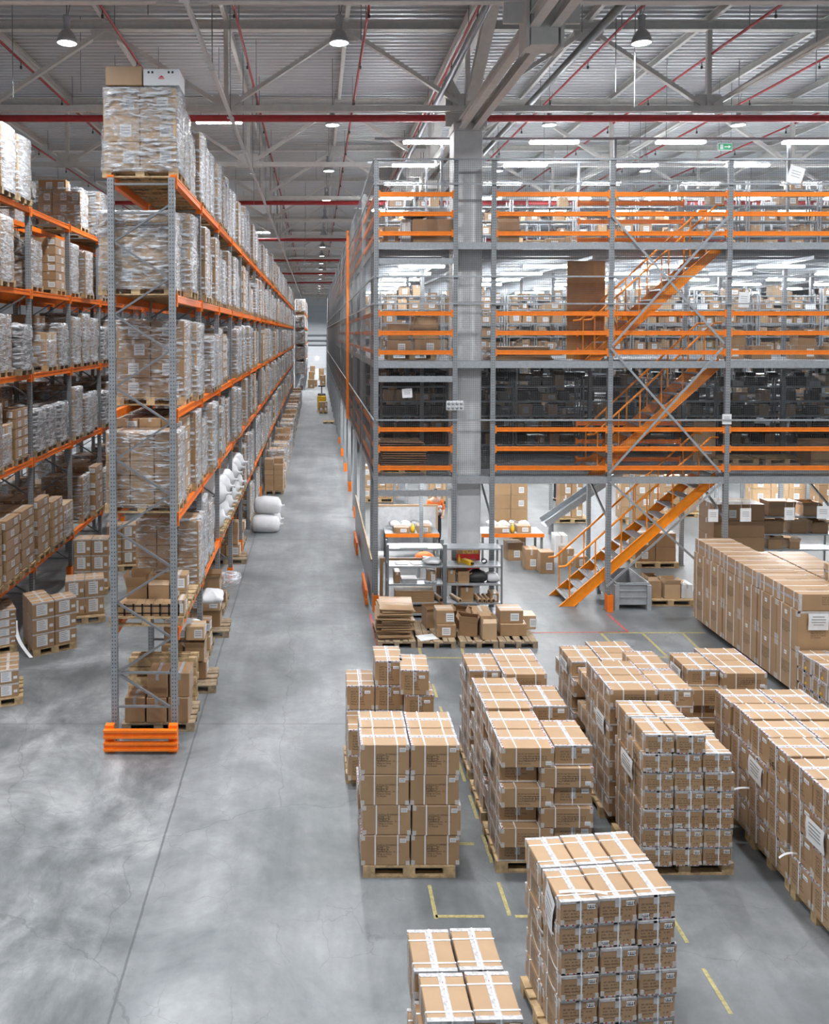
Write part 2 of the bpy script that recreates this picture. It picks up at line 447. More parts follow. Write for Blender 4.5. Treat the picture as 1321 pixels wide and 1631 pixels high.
# twin longitudinal girder over the column row
mb = MB()
for dx in (-.17, .17):
    mb.ibeam((COLX + dx, YB, 11.58), (COLX + dx, YF, 11.58), .16, .2, 'truss_white')
    mb.ibeam((COLX + dx, YB, 13.7), (COLX + dx, YF, 13.7), .16, .2, 'truss_white')
for ty in TRUSS_Y:
    for sg in (-1, 1): mb.ibeam((COLX, ty + sg * .6, 12.1), (COLX, ty + sg * 3.15, 13.65), .26, .2, 'truss_white')
struct('longitudinal_girder_beam', mb)
mb = MB(); mb.box(-.22, .22, -.2, .2, 11.2, 12.35, 'truss_white')
mb.box(-.30, -.25, -.24, .24, 11.15, 12.35, 'truss_white'); mb.box(.25, .30, -.24, .24, 11.15, 12.35, 'truss_white')
mb.box(-.62, .62, -.03, .03, 11.6, 12.5, 'truss_white')
stub_me = mb.mesh('node_post')
for k, ty in enumerate(TRUSS_Y):
    if (k - 3) % 4: struct('truss_node_beam', stub_me, (COLX, ty, 0))
# concrete columns
mb = MB(); mb.cbox(-.345, .345, -.31, .31, 0, 11.45, .02, 'column_concrete')
mb.box(-.36, .36, -.33, .33, 11.45, 11.62, 'truss_white'); mb.box(-.5, .5, -.03, .03, 11.6, 12.4, 'truss_white')
col_me = mb.mesh('column')
for k in range(5): struct('column', col_me, (COLX, 19.42 + 25.2 * k, 0))

# floor paint
def paint(name, mat, rects):
    m_ = MB()
    for (x0, y0, x1, y1, w) in rects:
        a, c = Vector((x0, y0, .003)), Vector((x1, y1, .003))
        dd = (c - a).normalized(); p = Vector((-dd.y, dd.x, 0)) * w / 2
        m_.quad(a - p, c - p, c + p, a + p, mat)
    return obj(name, m_, floor, kind='structure')
def dashes(x0, y0, x1, y1, w, on=.55, gap=.35):
    out = []; d = math.hypot(x1 - x0, y1 - y0); t = 0
    while t < d:
        e = min(t + on, d)
        out.append((x0 + (x1 - x0) * t / d, y0 + (y1 - y0) * t / d, x0 + (x1 - x0) * e / d, y0 + (y1 - y0) * e / d, w)); t += on + gap
    return out
def px_line(a, c, w): p, q = at_z(*a), at_z(*c); return (p.x, p.y, q.x, q.y, w)
yl = dashes(1.36, 8.75, 1.36, 17.0, .045) + dashes(2.2, 8.8, 2.2, 15.0, .045) + dashes(4.03, 7.5, 4.03, 14, .045)
yl += dashes(1.36, 8.79, 4.03, 8.79, .045) + dashes(1.5, 10.07, 2.2, 10.07, .06) + dashes(1.6, 14.5, 2.3, 14.5, .06)
yl += [px_line((957, 1008), (1124, 1008), .06), px_line((957, 1008), (985, 1036), .06), px_line((1023, 1008), (1064, 1047), .06), px_line((1087, 1008), (1127, 1047), .06), px_line((1020, 1047), (1140, 1047), .06),
       px_line((601, 992), (609, 1047), .06), px_line((609, 1047), (755, 1048), .06), px_line((667, 1030), (672, 1047), .06), px_line((735, 1030), (740, 1047), .06)]
paint('yellow_floor_marking', 'yellow_paint', yl)
paint('red_floor_marking', 'red_paint', [px_line((590, 978), (606, 1049), .06), px_line((830, 1008), (1001, 1007), .05), px_line((968, 978), (1001, 1007), .06)])

# ------------------------------------------------------------------ pipes, trays
def run(name, label, cat, pts, r, mat, heads=None, group=None, n=8):
    m_ = MB(); m_.tube(pts, r, mat, n)
    o = obj(name, m_); tag(o, label, cat, group)
    if heads:
        h = MB()
        for q in heads:
            h.cyl((q[0], q[1], q[2]), (q[0], q[1], q[2] - .16), .012, 'dark_pipe', 5); h.cyl((q[0], q[1], q[2] - .13), (q[0], q[1], q[2] - .2), .03, 'dark_pipe', 6)
        obj('sprinkler_head', h, o, kind='stuff')
        h = MB()
        for q in heads[::2]: h.cyl((q[0], q[1] + 1, q[2]), (q[0], q[1] + 1, ROOF_Z), .010, 'grey_pipe', 5)
        obj('hanger_rod', h, o, kind='stuff')
    return o
names = {-10.1: 'at the far left', -7.25: 'left of the rack tops', -4.40: 'over the left aisle lamp', -1.68: 'left of the white tray', 1.1: 'right of the middle row of lamps', 3.35: 'beside the column girder', 6.70: 'first right of the dark green pipe', 9.5: 'second right of the dark green pipe', 12.4: 'third right of the dark green pipe', 15.3: 'at the far right'}
for x, nm in names.items():
    run('sprinkler_pipe', 'thin red sprinkler pipe under the roof, ' + nm, 'pipe', [(x, YB + 1, 13.3), (x, 150, 13.3)], .034, 'red_pipe', [(x, yy, 13.3) for yy in [4 + 3.15 * i for i in range(22)]], 'sprinkler pipes along the hall')
for k in range(6):
    yy = 19.62 + 12.6 * k * (1 if k else 0)
    run('red_main_pipe', 'thick red water main crossing the hall, %s from the camera' % ORD[k], 'pipe', [(XL + .05, yy, 11.86), (XR - .05, yy, 11.86)], .085, 'red_pipe', None, 'red mains across the hall', 10)
run('dark_green_pipe', 'thick dark green pipe under the roof right of the column', 'pipe', [(5.5, YB + 1, 12.5), (5.5, 60, 12.5)], .085, 'dark_pipe', n=10)
run('drain_pipe', 'dark grey jointed pipe beside the column girder', 'pipe', [(3.02, YB + 1, 12.35), (3.02, 60, 12.35)], .07, 'grey_pipe', n=10)
m_ = MB(); y0 = YB + 1
for dx in (-.034, .034): m_.beam((dx, y0, 0), (dx, 150, 0), .010, .04, 'white_paint')
m_.box(-.034, .034, y0, 150, -.02, -.014, 'white_paint')
tray = obj('cable_tray', m_, None, (-1.92, 0, 11.5)); tag(tray, 'narrow white cable tray hung over the left rack edge', 'cable tray')
h = MB()
for i in range(40): h.cyl((0, -4 + i * 3.15, 0), (0, -4 + i * 3.15, ROOF_Z - 11.5), .009, 'grey_pipe', 5); h.box(-.075, .075, -4.05 + i * 3.15, -3.95 + i * 3.15, -.06, -.035, 'white_paint')
obj('tray_hanger', h, tray, kind='stuff')
m_ = MB()
for i, (dx, dz) in enumerate(((-.1, 0), (-.03, .01), (.04, .0), (.11, .015), (0, .06))): m_.cyl((9.95 + dx, YB + 1, 12.3 + dz), (9.95 + dx, 60, 12.3 + dz), .022, 'truss_white', 6)
tag(obj('conduit_bundle', m_), 'bundle of thin pale conduits under the roof at right', 'conduit')
h = MB()
for i in range(46):
    xx, yy = rnd.uniform(-9, 14), rnd.uniform(14, 60)
    h.cyl((xx, yy, ROOF_Z), (xx, yy, ROOF_Z - rnd.uniform(1.2, 3.2)), .009, 'grey_pipe', 4)
struct('hanger_rod_trim', h)

# ------------------------------------------------------------------ high-bay lamps
m_ = MB(); m_.lathe([(.075, .27), (.10, .25), (.15, .18), (.19, .08), (.205, 0), (.19, .0)], 'lamp_metal', 20); SHADE = m_.mesh('lamp_shade')
m_ = MB(); m_.lathe([(0, .56), (.07, .56), (.085, .54), (.085, .50), (.07, .48), (.07, .30), (.078, .27)], 'lamp_metal', 14); BALLAST = m_.mesh('ballast_housing')
m_ = MB(); m_.lathe([(0, .012), (.188, .012)], 'lamp_glow', 20); LENS = m_.mesh('lamp_lens')
m_ = MB(); m_.cyl((0, 0, .56), (0, 0, 1.86), .008, 'dark_pipe', 5); m_.cyl((.02, 0, .56), (.09, .02, .9), .006, 'dark_pipe', 4); CABLE = m_.mesh('cable')
lamp_light = bpy.data.lights.new('high_bay_light', 'AREA'); lamp_light.shape = 'DISK'; lamp_light.size = .36; lamp_light.energy = HIGHBAY_W
lamp_light.color = (.97, .985, 1.0); lamp_light.spread = math.radians(142)
lamp_far = lamp_light.copy(); lamp_far.energy = HIGHBAY_W * 4
HB_X = {-17.2: 'outer left', -11.3: 'second left', -5.0: 'left', .47: 'aisle', 6.55: 'right', 11.85: 'second right', 19.1: 'third right', 25: 'fourth right', 31: 'fifth right'}
for hx, nm in HB_X.items():
    for r_ in range(-2, 21):
        hy = 16.15 + 6.3 * r_
        if hy < 0 and abs(hx) > 14: continue
        if hx > 14 and (hy < 5 or hy > 75): continue
        if hy > 80 and r_ % 2 and hx != .47: continue
        if hy > 80 and (hx < -6 or hx > 10): continue
        t = thing('high_bay_lamp', 'bell-shaped high-bay lamp, %s row, %s from the camera' % (nm, ORD[r_ + 2]), 'lamp', (hx, hy, 12.42), 0, 'high-bay lamps in rows under the roof')
        obj('lamp_shade', SHADE, t); obj('ballast_housing', BALLAST, t); obj('lamp_lens', LENS, t); obj('cable', CABLE, t)
        if hy < 80 or r_ % 2 == 0:
            l = bpy.data.objects.new('high_bay_light', lamp_light if hy < 80 else lamp_far); COL.objects.link(l); l.parent = t; l.location = (0, 0, -.01)

# fluorescent luminaires
def tube_proto(Ln):
    a = MB(); a.box(-Ln / 2, Ln / 2, -.05, .05, .035, .075, 'white_paint')
    b_ = MB()
    for dy in (-.055, .055): b_.cyl((-Ln / 2 + .03, dy, .012), (Ln / 2 - .03, dy, .012), .022, 'tube_glow', 8)
    c = MB()
    for dx in (-Ln / 2 + .15, Ln / 2 - .15): c.cyl((dx, 0, .07), (dx, 0, .45), .006, 'grey_pipe', 4)
    return a.mesh('housing'), b_.mesh('light_tube'), c.mesh('hanger_rod')
TUBE = tube_proto(1.27)
def tube_lamp(x, y, z, label, group, rz=0, hang=True):
    t = thing('fluorescent_lamp', label, 'lamp', (x, y, z), rz, group)
    obj('housing', TUBE[0], t); obj('light_tube', TUBE[1], t)
    if hang: obj('hanger_rod', TUBE[2], t)
    return t
# ================================================================== PALLETS
def pallet_mb(L_=1.2, W_=.8, mat='wood', broken=False):          # long side along x, base at z = 0
    m_ = MB(); r = random.Random(int(L_ * 100) + len(mat))
    for y in (-W_ / 2 + .05, 0, W_ / 2 - .05):
        m_.box(-L_ / 2, L_ / 2, y - .05, y + .05, 0, .022, mat)
        for x in (-L_ / 2 + .0725, 0, L_ / 2 - .0725): m_.box(x - .0725, x + .0725, y - .05, y + .05, .022, .10, mat)
    for x in (-L_ / 2 + .0725, 0, L_ / 2 - .0725): m_.box(x - .0725, x + .0725, -W_ / 2, W_ / 2, .10, .122, mat)
    for y, w in ((-W_ / 2 + .0725, .145), (-.19, .10), (0, .145), (.19, .10), (W_ / 2 - .0725, .145)):
        m_.box(-L_ / 2, L_ / 2, y - w / 2, y + w / 2, .122, .144, mat)
    return m_
PALLET = pallet_mb().mesh('wooden_pallet')
PALLET_OLD = pallet_mb(1.2, .8, 'old_wood').mesh('wooden_pallet')
PALLET_SMALL = pallet_mb(1.12, .86).mesh('wooden_pallet')
def pallet(x, y, z, rz, label, group='wooden pallets on the floor', me=None):
    o = obj('wooden_pallet', me or PALLET, None, (x, y, z), rz)
    return tag(o, label, 'pallet', group)

# ================================================================== STRAPPED CARTONS
def strip_y(m_, x, w, y0, y1, z0, z1, mat, e):     # flat band round a box in the y/z plane (front, top, back)
    m_.box(x - w / 2, x + w / 2, y0 - e, y0 + .001, z0, z1, mat)
    m_.box(x - w / 2, x + w / 2, y1 - .001, y1 + e, z0, z1, mat)
    m_.box(x - w / 2, x + w / 2, y0 - e, y1 + e, z1 - .001, z1 + e, mat)
def strip_x(m_, y, w, x0, x1, z0, z1, mat, e):
    m_.box(x0 - e, x0 + .001, y - w / 2, y + w / 2, z0, z1, mat)
    m_.box(x1 - .001, x1 + e, y - w / 2, y + w / 2, z0, z1, mat)
    m_.box(x0 - e, x1 + e, y - w / 2, y + w / 2, z1 - .001, z1 + e, mat)
FACE = {'-y': (Vector((1, 0, 0)), Vector((0, -1, 0))), '+y': (Vector((-1, 0, 0)), Vector((0, 1, 0))),
        '-x': (Vector((0, -1, 0)), Vector((-1, 0, 0))), '+x': (Vector((0, 1, 0)), Vector((1, 0, 0)))}
def lines(m_, face, off, c, x, z, txt, size, pitch, mat='ink', maxw=.27):   # lines of print on an upright face
    xd, n = FACE[face]
    for i, t in enumerate(txt):
        put_text(m_, t, n * (off + c) + xd * x + Vector((0, 0, z - i * pitch)), xd, (0, 0, 1), size, mat, maxw)
def table(m_, face, off, c, x, z, nx, nz, w, h):                   # small printed grid
    xd, n = FACE[face]; o = n * (off + c) + xd * x + Vector((0, 0, z))
    for i in range(nx + 1): m_.beam(o + xd * (w * i / nx), o + xd * (w * i / nx) + Vector((0, 0, h)), .003, .0006, 'ink', n)
    for i in range(nz + 1): m_.beam(o + Vector((0, 0, h * i / nz)), o + xd * w + Vector((0, 0, h * i / nz)), .003, .0006, 'ink', n)
def plate(m_, face, off, e, x0, x1, z0, z1, mat):
    xd, n = FACE[face]
    a = n * off + xd * x0; b_ = n * (off + e) + xd * x1
    m_.box(min(a.x, b_.x), max(a.x, b_.x), min(a.y, b_.y), max(a.y, b_.y), z0, z1, mat)
def barcode(m_, face, off, x0, x1, z0, z1, r):
    plate(m_, face, off, .002, x0, x1, z0, z1, 'paper')
    n = 9; w = (x1 - x0) / n
    for i in range(n):
        if i % 2 == 0: plate(m_, face, off, .0026, x0 + w * (i + .45), x0 + w * (i + .45 + r.uniform(.5, 1.0)), z0 + (z1 - z0) * .3, z1 - .008, 'ink')
    plate(m_, face, off, .0026, x0 + .01, x1 - .01, z0 + .008, z0 + .014, 'ink')
E1, E2 = .0022, .0042
TXT_CAP = ['Art.NO:Cap-120/110-009-0663-07-A', 'Color      N', 'Material   B', 'Qty/Per/Carton:  10  pcs', 'Made in China', 'To Russia']
TXT_BAR = ['ART. NO: Noh. GALNEO-001-SR01C', 'G.W:   18  KG    N.W:   16  KG', 'MEAS: 43x39x27 cm', 'Carton Number:        of  18']
TXT_WIDE = ['ART.NO: Noh 720/230-001-SR010', 'QTY:  10   PCS  COLOR', 'N.W:  16 KG   G.W: 18 KG', 'MEAS: 64x46x24 cm', 'Made in China']

def carton_style(style):
    r = random.Random(style)
    body, tape, lab = MB(), MB(), {'-x': MB(), '-y': MB()}; straps = []
    c = .006
    if style == 'cap':            # two straps across the long front, tape along the top
        l, w, h = .585, .415, .365; X, Y = l / 2, w / 2
        body.cbox(-X, X, -Y, Y, 0, h, c, 'cardboard')
        lines(body, '-y', Y, .0006, -.10, h * .66, TXT_CAP, .030, .028); table(body, '-y', Y, .0006, -.10, h * .66 - .068, 2, 2, .12, .06)
        lines(body, '+y', Y, .0006, -.10, h * .66, TXT_CAP, .030, .028)
        for f in ('-x', '+x'): lines(body, f, X, .0006, -.15, h * .72, ['ART.No: Cap', 'QTY:  10 PCS', 'N.W: 18 KG', 'G.W: 16 KG', 'MEAS: 58x42', 'Made in China'], .038, .038)
        strip_x(tape, 0, .055, -X, X, h * .55, h, 'tape', E1)
        for s in (-1, 1):
            body.box(s * X - .026 * (s > 0) - (E1 if s < 0 else 0), s * X + .026 * (s < 0) + (E1 if s > 0 else 0), -Y, Y, h - .02, h + E1, 'tape')
            for z in (.002, h - .06):
                for f in ('-y', '+y'): plate(body, f, Y, E1, s * X - .045 * (s > 0), s * X + .045 * (s < 0), z, z + .055, 'clear_tape')
            plate(body, '-x' if s < 0 else '+x', X, E1, -Y, -Y + .04, 0.002, .07, 'clear_tape'); plate(body, '-x' if s < 0 else '+x', X, E1, Y - .04, Y, 0.002, .07, 'clear_tape')
        for x in (-.125, .15):
            m_ = MB(); strip_y(m_, x, .016, -Y, Y, 0.003, h, 'strap', E2); straps.append(m_)
        m_ = MB(); strip_x(m_, .02, .014, -X, X, 0.003, h, 'strap', E2); straps.append(m_)
        plate(lab['-y'], '-y', Y, .003, .175, .25, h - .085, h - .035, 'paper')
        for i in range(3): plate(lab['-y'], '-y', Y, .0036, .182, .243, h - .05 - i * .012, h - .046 - i * .012, 'pale_ink')
        plate(lab['-x'], '-x', X, .003, .06, .15, h * .68, h * .8, 'paper'); plate(lab['-x'], '-x', X, .0036, .07, .14, h * .72, h * .74, 'pale_ink')
    elif style == 'wide':
        l, w, h = .63, .455, .24; X, Y = l / 2, w / 2
        body.cbox(-X, X, -Y, Y, 0, h, c, 'cardboard')
        for f, o in (('-y', Y), ('+y', Y)):
            lines(body, f, o, .0006, -.12, h * .66, TXT_WIDE, .026, .030)
            table(body, f, o, .0006, -.06, h * .36, 7, 2, .28, .05)
        for f in ('-x', '+x'): lines(body, f, X, .0006, -.16, h * .66, ['ART.NO: Noh 720/230', 'QTY: 10  PCS', 'N.W: 16 KG  G.W: 18 KG', 'Made in China'], .031, .033)
        strip_x(tape, 0, .06, -X, X, h * .35, h, 'tape', E1)
        for s in (-1, 1):
            body.box(s * X - .028 * (s > 0) - (E1 if s < 0 else 0), s * X + .028 * (s < 0) + (E1 if s > 0 else 0), -Y, Y, h - .02, h + E1, 'tape')
            f = '-x' if s < 0 else '+x'
            plate(body, f, X, E1, -Y, Y, 0.002, .022, 'clear_tape')
            for z in (.002, h - .065):
                for g in ('-y', '+y'): plate(body, g, Y, E1, s * X - .04 * (s > 0), s * X + .04 * (s < 0), z, z + .06, 'clear_tape')
        for x in (-.14, .15):
            m_ = MB(); strip_y(m_, x, .013, -Y, Y, 0.003, h, 'strap', E2); straps.append(m_)
        m_ = MB(); strip_x(m_, .01, .013, -X, X, 0.003, h, 'strap', E2); straps.append(m_)
        plate(lab['-y'], '-y', Y, .003, .215, .285, h * .12, h * .32, 'paper'); plate(lab['-y'], '-y', Y, .0036, .22, .28, h * .18, h * .2, 'pale_ink')
        plate(lab['-x'], '-x', X, .003, .10, .19, h * .62, h * .86, 'paper'); plate(lab['-x'], '-x', X, .0036, .11, .18, h * .68, h * .71, 'pale_ink')
    elif style in ('bar', 'bar_flip'):          # end-on cartons with a barcode and red-dot edge tape
        l, w, h = .345, .44, .225; X, Y = l / 2, w / 2
        body.cbox(-X, X, -Y, Y, 0, h, c, 'cardboard')
        lines(body, '-y', Y, .0006, -.145, h * .60, TXT_BAR, .0225, .029)
        for f in ('-x', '+x'): lines(body, f, X, .0006, -.12, h * .7, ['ART.NO: Noh. GALNEO', 'QTY: 10 PCS', 'N.W: 16 KG', 'MEAS: 43x39x27', 'Made in China'], .027, .03)
        strip_y(tape, 0, .058, -Y, Y, h * .62, h, 'tape', E1)
        plate(body, '-y', Y, E1, -.03, .03, .002, .055, 'clear_tape')
        for s in (-1, 1):
            body.box(-X, X, s * Y - .034 * (s > 0) - (E1 if s < 0 else 0), s * Y + .034 * (s < 0) + (E1 if s > 0 else 0), h - .02, h + E1, 'tape')
            for f in ('-x', '+x'): plate(body, f, X, E1, s * Y - .05 * (s > 0), s * Y + .05 * (s < 0), h - .075, h, 'clear_tape')
            plate(body, '-y', Y, E1, s * X - .035 * (s > 0), s * X + .035 * (s < 0), .002, .06, 'clear_tape')
        plate(body, '-y', Y, E1, -X, X, .002, .016, 'tape')
        for y in (-.14, .10):
            m_ = MB(); strip_x(m_, y, .013, -X, X, 0.003, h, 'strap', E2); straps.append(m_)
        m_ = MB(); strip_y(m_, .012, .013, -Y, Y, 0.003, h, 'strap', E2); straps.append(m_)
        if style == 'bar': barcode(lab['-y'], '-y', Y, .075, .15, h * .66, h * .86, r)
        else: barcode(lab['-y'], '-y', Y, -.14, -.07, h * .08, h * .26, r)
        plate(lab['-x'], '-x', X, .003, .10, .16, h * .55, h * .85, 'paper')
        for i in range(4): plate(lab['-x'], '-x', X, .0036, .107 + i * .012, .113 + i * .012, h * .6, h * .8, 'ink')
    elif style == 'tall':         # big upright cartons
        l, w, h = .80, .632, .74; X, Y = l / 2, w / 2
        body.cbox(-X, X, -Y, Y, 0, h, c, 'cardboard')
        T = ['ART.NO: 4430-GALNEO-SR', 'QTY/PER/CARTON 10 PCS', 'N.W: 20 KG  G.W: 22 KG', 'MEAS: 80x63x74 cm', 'MADE IN CHINA', 'TO RUSSIA']
        for f, o in (('-x', X), ('+x', X), ('-y', Y)): lines(body, f, o, .0006, -.16, h * .58, T, .038, .036)
        for s in (-1, 1):
            for f, o, wd in (('-x', X, Y), ('-y', Y, X)):
                for z in (.002, h - .1): plate(body, f, o, E1, s * wd - .05 * (s > 0), s * wd + .05 * (s < 0), z, z + .1, 'clear_tape')
        plate(body, '-y', Y, E1, -X, X, h - .04, h - .002, 'clear_tape'); plate(body, '-y', Y, E1, -X, X, .002, .03, 'clear_tape')
        for y in (-.12, .17):
            m_ = MB(); strip_x(m_, y, .016, -X, X, .003, h, 'strap', E2); straps.append(m_)
        plate(lab['-x'], '-x', X, .003, -.07, .0, h - .16, h - .09, 'paper'); plate(lab['-x'], '-x', X, .0036, -.06, -.01, h - .13, h - .12, 'pale_ink')
    elif style == 'flat':
        l, w, h = .80, .632, .30; X, Y = l / 2, w / 2
        body.cbox(-X, X, -Y, Y, 0, h, c, 'cardboard')
        lines(body, '-y', Y, .0006, .0, h * .75, ['ART.NO: 4430-GALNEO', 'QTY: 10 PCS', 'N.W: 20 KG', 'MADE IN CHINA'], .034, .04)
        o = Vector((-.12, -.05, h + .0006))
        for i, t in enumerate(['ART.NO: 4430-GALNEO-SR', 'QTY/PER/CARTON 10 PCS', 'MADE IN CHINA']): put_text(body, t, o - Vector((0, i * .04, 0)), (1, 0, 0), (0, 1, 0), .036, 'ink')
        plate(body, '-x', X, E1, -Y, Y, h * .45, h * .62, 'tape')
        for s in (-1, 1):
            for f, o2, wd in (('-x', X, Y), ('-y', Y, X)): plate(body, f, o2, E1, s * wd - .04 * (s > 0), s * wd + .04 * (s < 0), .002, h - .002, 'clear_tape')
        for y in (-.15, .16):
            m_ = MB(); strip_x(m_, y, .016, -X, X, .003, h, 'strap', E2); straps.append(m_)
    elif style == 'small':
        l, w, h = .46, .40, .262; X, Y = l / 2, w / 2
        body.cbox(-X, X, -Y, Y, 0, h, c, 'cardboard')
        for f, o, x0 in (('-x', X, -.15), ('-y', Y, -.19)): lines(body, f, o, .0006, x0, h * .7, ['N/M: DK-SWE-GRY', 'QTY:   10 PCS', 'G.W:   18 KG', 'N.W:   16 KG', 'MEAS:  46x40x26'], .032, .034)
        strip_x(tape, 0, .055, -X, X, h * .55, h, 'tape', E1)
        for s in (-1, 1):
            body.box(s * X - .026 * (s > 0) - (E1 if s < 0 else 0), s * X + .026 * (s < 0) + (E1 if s > 0 else 0), -Y, Y, h - .035, h + E1, 'tape')
            plate(body, '-y', Y, E1, s * X - .04 * (s > 0), s * X + .04 * (s < 0), .002, h - .002, 'clear_tape')
            plate(body, '-x', X, E1, s * Y - .03 * (s > 0), s * Y + .03 * (s < 0), .002, h - .002, 'clear_tape')
        m_ = MB(); strip_y(m_, 0, .014, -Y, Y, .003, h, 'strap', E2); straps.append(m_)
        m_ = MB(); strip_x(m_, .03, .014, -X, X, .003, h, 'strap', E2); straps.append(m_)
        plate(lab['-x'], '-x', X, .003, .02, .07, .03, .07, 'yellow')
    parts = [('packing_tape', tape.mesh('packing_tape'))] if tape.v else []
    parts += [('strap', s_.mesh('strap')) for s_ in straps]
    parts += [('shipping_label', q.mesh('shipping_label')) for q in lab.values() if q.v]
    return dict(body=body.mesh('carton_' + style), parts=parts, dim=(l, w, h))
STY = {k: carton_style(k) for k in ('cap', 'wide', 'bar', 'bar_flip', 'tall', 'flat', 'small')}

class Stack:
    """a pallet of cartons: local frame with origin at the near left corner, x to the right, y away"""
    def __init__(s, desc, ox, oy, rot, z0, kind, adj):
        s.desc, s.o, s.rot, s.z0, s.kind, s.adj = desc, Vector((ox, oy, 0)), rot, z0, kind, adj
        s.M = Matrix.Translation(s.o) @ Matrix.Rotation(rot, 4, 'Z')
    def put(s, style, cx, cy, z, turn, where):
        p = s.M @ Vector((cx + rnd.uniform(-.002, .002), cy + rnd.uniform(-.002, .002), z))
        t = STY[style]
        o = obj(s.kind, t['body'], None, p, s.rot + turn + math.radians(rnd.uniform(-.3, .3)))
        tag(o, '%s carton, %s of the %s' % (s.adj, where, s.desc), 'carton', 'cartons on the ' + s.desc)
        for nm, me in t['parts']: obj(nm, me, o)
        return o
    def base(s, cx, cy, n=0, me=None, rz=0.0):
        p = s.M @ Vector((cx, cy, 0))
        pallet(p.x, p.y, 0, s.rot + rz, 'wooden pallet under the ' + s.desc, 'pallets under the carton stacks', me)
def layer_name(k, n):
    if k == n - 1: return 'top layer'
    if k == 0: return 'bottom layer'
    return ORD[k] + ' layer'
def grid_stack(desc, ox, oy, rot, style, nx, ny, nl, adj, missing=(), z0=.146, kind='carton', gap=.021, flip=()):
    st = Stack(desc, ox, oy, rot, z0, kind, adj); l, w, h = STY[style]['dim']
    cols = {1: [''], 2: ['left', 'right'], 3: ['left', 'middle', 'right']}[nx]
    rows = {1: [''], 2: ['near', 'far'], 3: ['near', 'middle', 'far']}[ny] if ny < 4 else [ORD[i] for i in range(ny)]
    for k in range(nl):
        for j in range(ny):
            sh = rnd.uniform(-.02, .02) if k else 0
            for i in range(nx):
                if (i, j, k) in missing: continue
                sty = 'bar_flip' if (style == 'bar' and (i, j, k) in flip) else style
                st.put(sty, (i + .5) * (l + gap) + sh, (j + .5) * (w + gap) + ((i * 7 + k * 3) % 5 - 2) * (.005 if style == 'bar' else .003), z0 + k * (h + .006), 0, '%s, %s row %s' % (layer_name(k, nl), rows[j], cols[i]))
    return st
def pin_stack(desc, ox, oy, rot, nl, adj, top_left_wide=True, right_double=False, kind='carton', z0=.146):
    st = Stack(desc, ox, oy, rot, z0, kind, adj); l, w, h = STY['wide']['dim']; g = .022
    for k in range(nl):
        z = z0 + k * (h + .006)
        lw = top_left_wide == ((nl - 1 - k) % 2 == 0)
        xw = l / 2 if lw else w + g + l / 2
        xe = l + g + w / 2 if lw else w / 2
        ln = layer_name(k, nl)
        a, b_ = ('left', 'right') if lw else ('right', 'left')
        st.put('wide', xw, w / 2, z, 0, '%s, near %s' % (ln, a)); st.put('wide', xw, w * 1.5 + g, z, 0, '%s, far %s' % (ln, a))
        if right_double:
            st.put('wide', xe, l / 2, z, PI / 2, '%s, near end-on %s' % (ln, b_)); st.put('wide', xe, l * 1.5 + g, z, PI / 2, '%s, far end-on %s' % (ln, b_))
        else: st.put('wide', xe, l / 2 + .12 if not lw else l / 2 + .05, z, PI / 2, '%s, end-on %s' % (ln, b_))
    return st

# row A, beside the aisle
s = grid_stack('front aisle stack', .545, 9.44, 0, 'cap', 2, 2, 4, 'white-strapped brown'); s.base(.59, .42, me=PALLET_SMALL)
st = Stack('uneven second aisle stack', .46, 11.25, 0, .146, 'carton', 'white-strapped brown')
hh = STY['cap']['dim'][2] + .006
for k in range(3):
    for (cx, cy, t, wh) in ((.22, .32, PI / 2, 'near left'), (.66, .32, PI / 2, 'near middle'), (.22, .93, PI / 2, 'far left'), (.66, .93, PI / 2, 'far middle'), (1.08, .62, PI / 2, 'right')):
        if k == 2 and wh in ('near left', 'near middle'): continue
        st.put('cap', cx, cy, .146 + k * hh, t, '%s, %s' % (layer_name(k, 5), wh))
st.put('cap', 1.02, .62, .146 + 3 * hh, PI / 2 - .06, 'raised box at right'); st.put('cap', .655, .95, .146 + 3 * hh, PI / 2, 'raised far middle')
st.base(.58, .6)
# row B
s = pin_stack('front middle-row stack', 2.24, 9.40, 0, 6, 'white-strapped brown'); s.base(.57, .52, me=PALLET)
s = pin_stack('second middle-row stack', 2.26, 10.42, 0, 6, 'white-strapped brown'); s.base(.57, .48, me=PALLET)
s = pin_stack('rear middle-row stack', 2.28, 11.47, 0, 6, 'white-strapped brown', False); s.base(.57, .48, me=PALLET)
# row C
s = grid_stack('seven-high stack', 3.96, 9.42, 0, 'bar', 3, 2, 7, 'taped brown', {(2, 0, 6), (2, 1, 6)}, flip={(2, 0, 4), (0, 0, 5), (1, 0, 2)}); s.base(.54, .46, me=PALLET)
s = pin_stack('tall stack behind the seven-high', 3.92, 10.42, 0, 7, 'white-strapped brown', True, True); s.base(.55, .6)
s = pin_stack('rear stack behind the seven-high', 3.89, 11.78, 0, 6, 'white-strapped brown', False); s.base(.55, .5)
# row D
for k, (yy, nm) in enumerate(((8.28, 'front right-edge stack'), (9.19, 'second right-edge stack'), (10.1, 'third right-edge stack'))):
    s = grid_stack(nm, 5.55 + .02 * k, yy, 0, 'cap', 2, 2, 4, 'taped brown'); s.base(.59, .42, me=PALLET_SMALL)
s = pin_stack('rear right-edge stack', 5.52, 11.5, 0, 6, 'white-strapped brown', False); s.base(.56, .48)
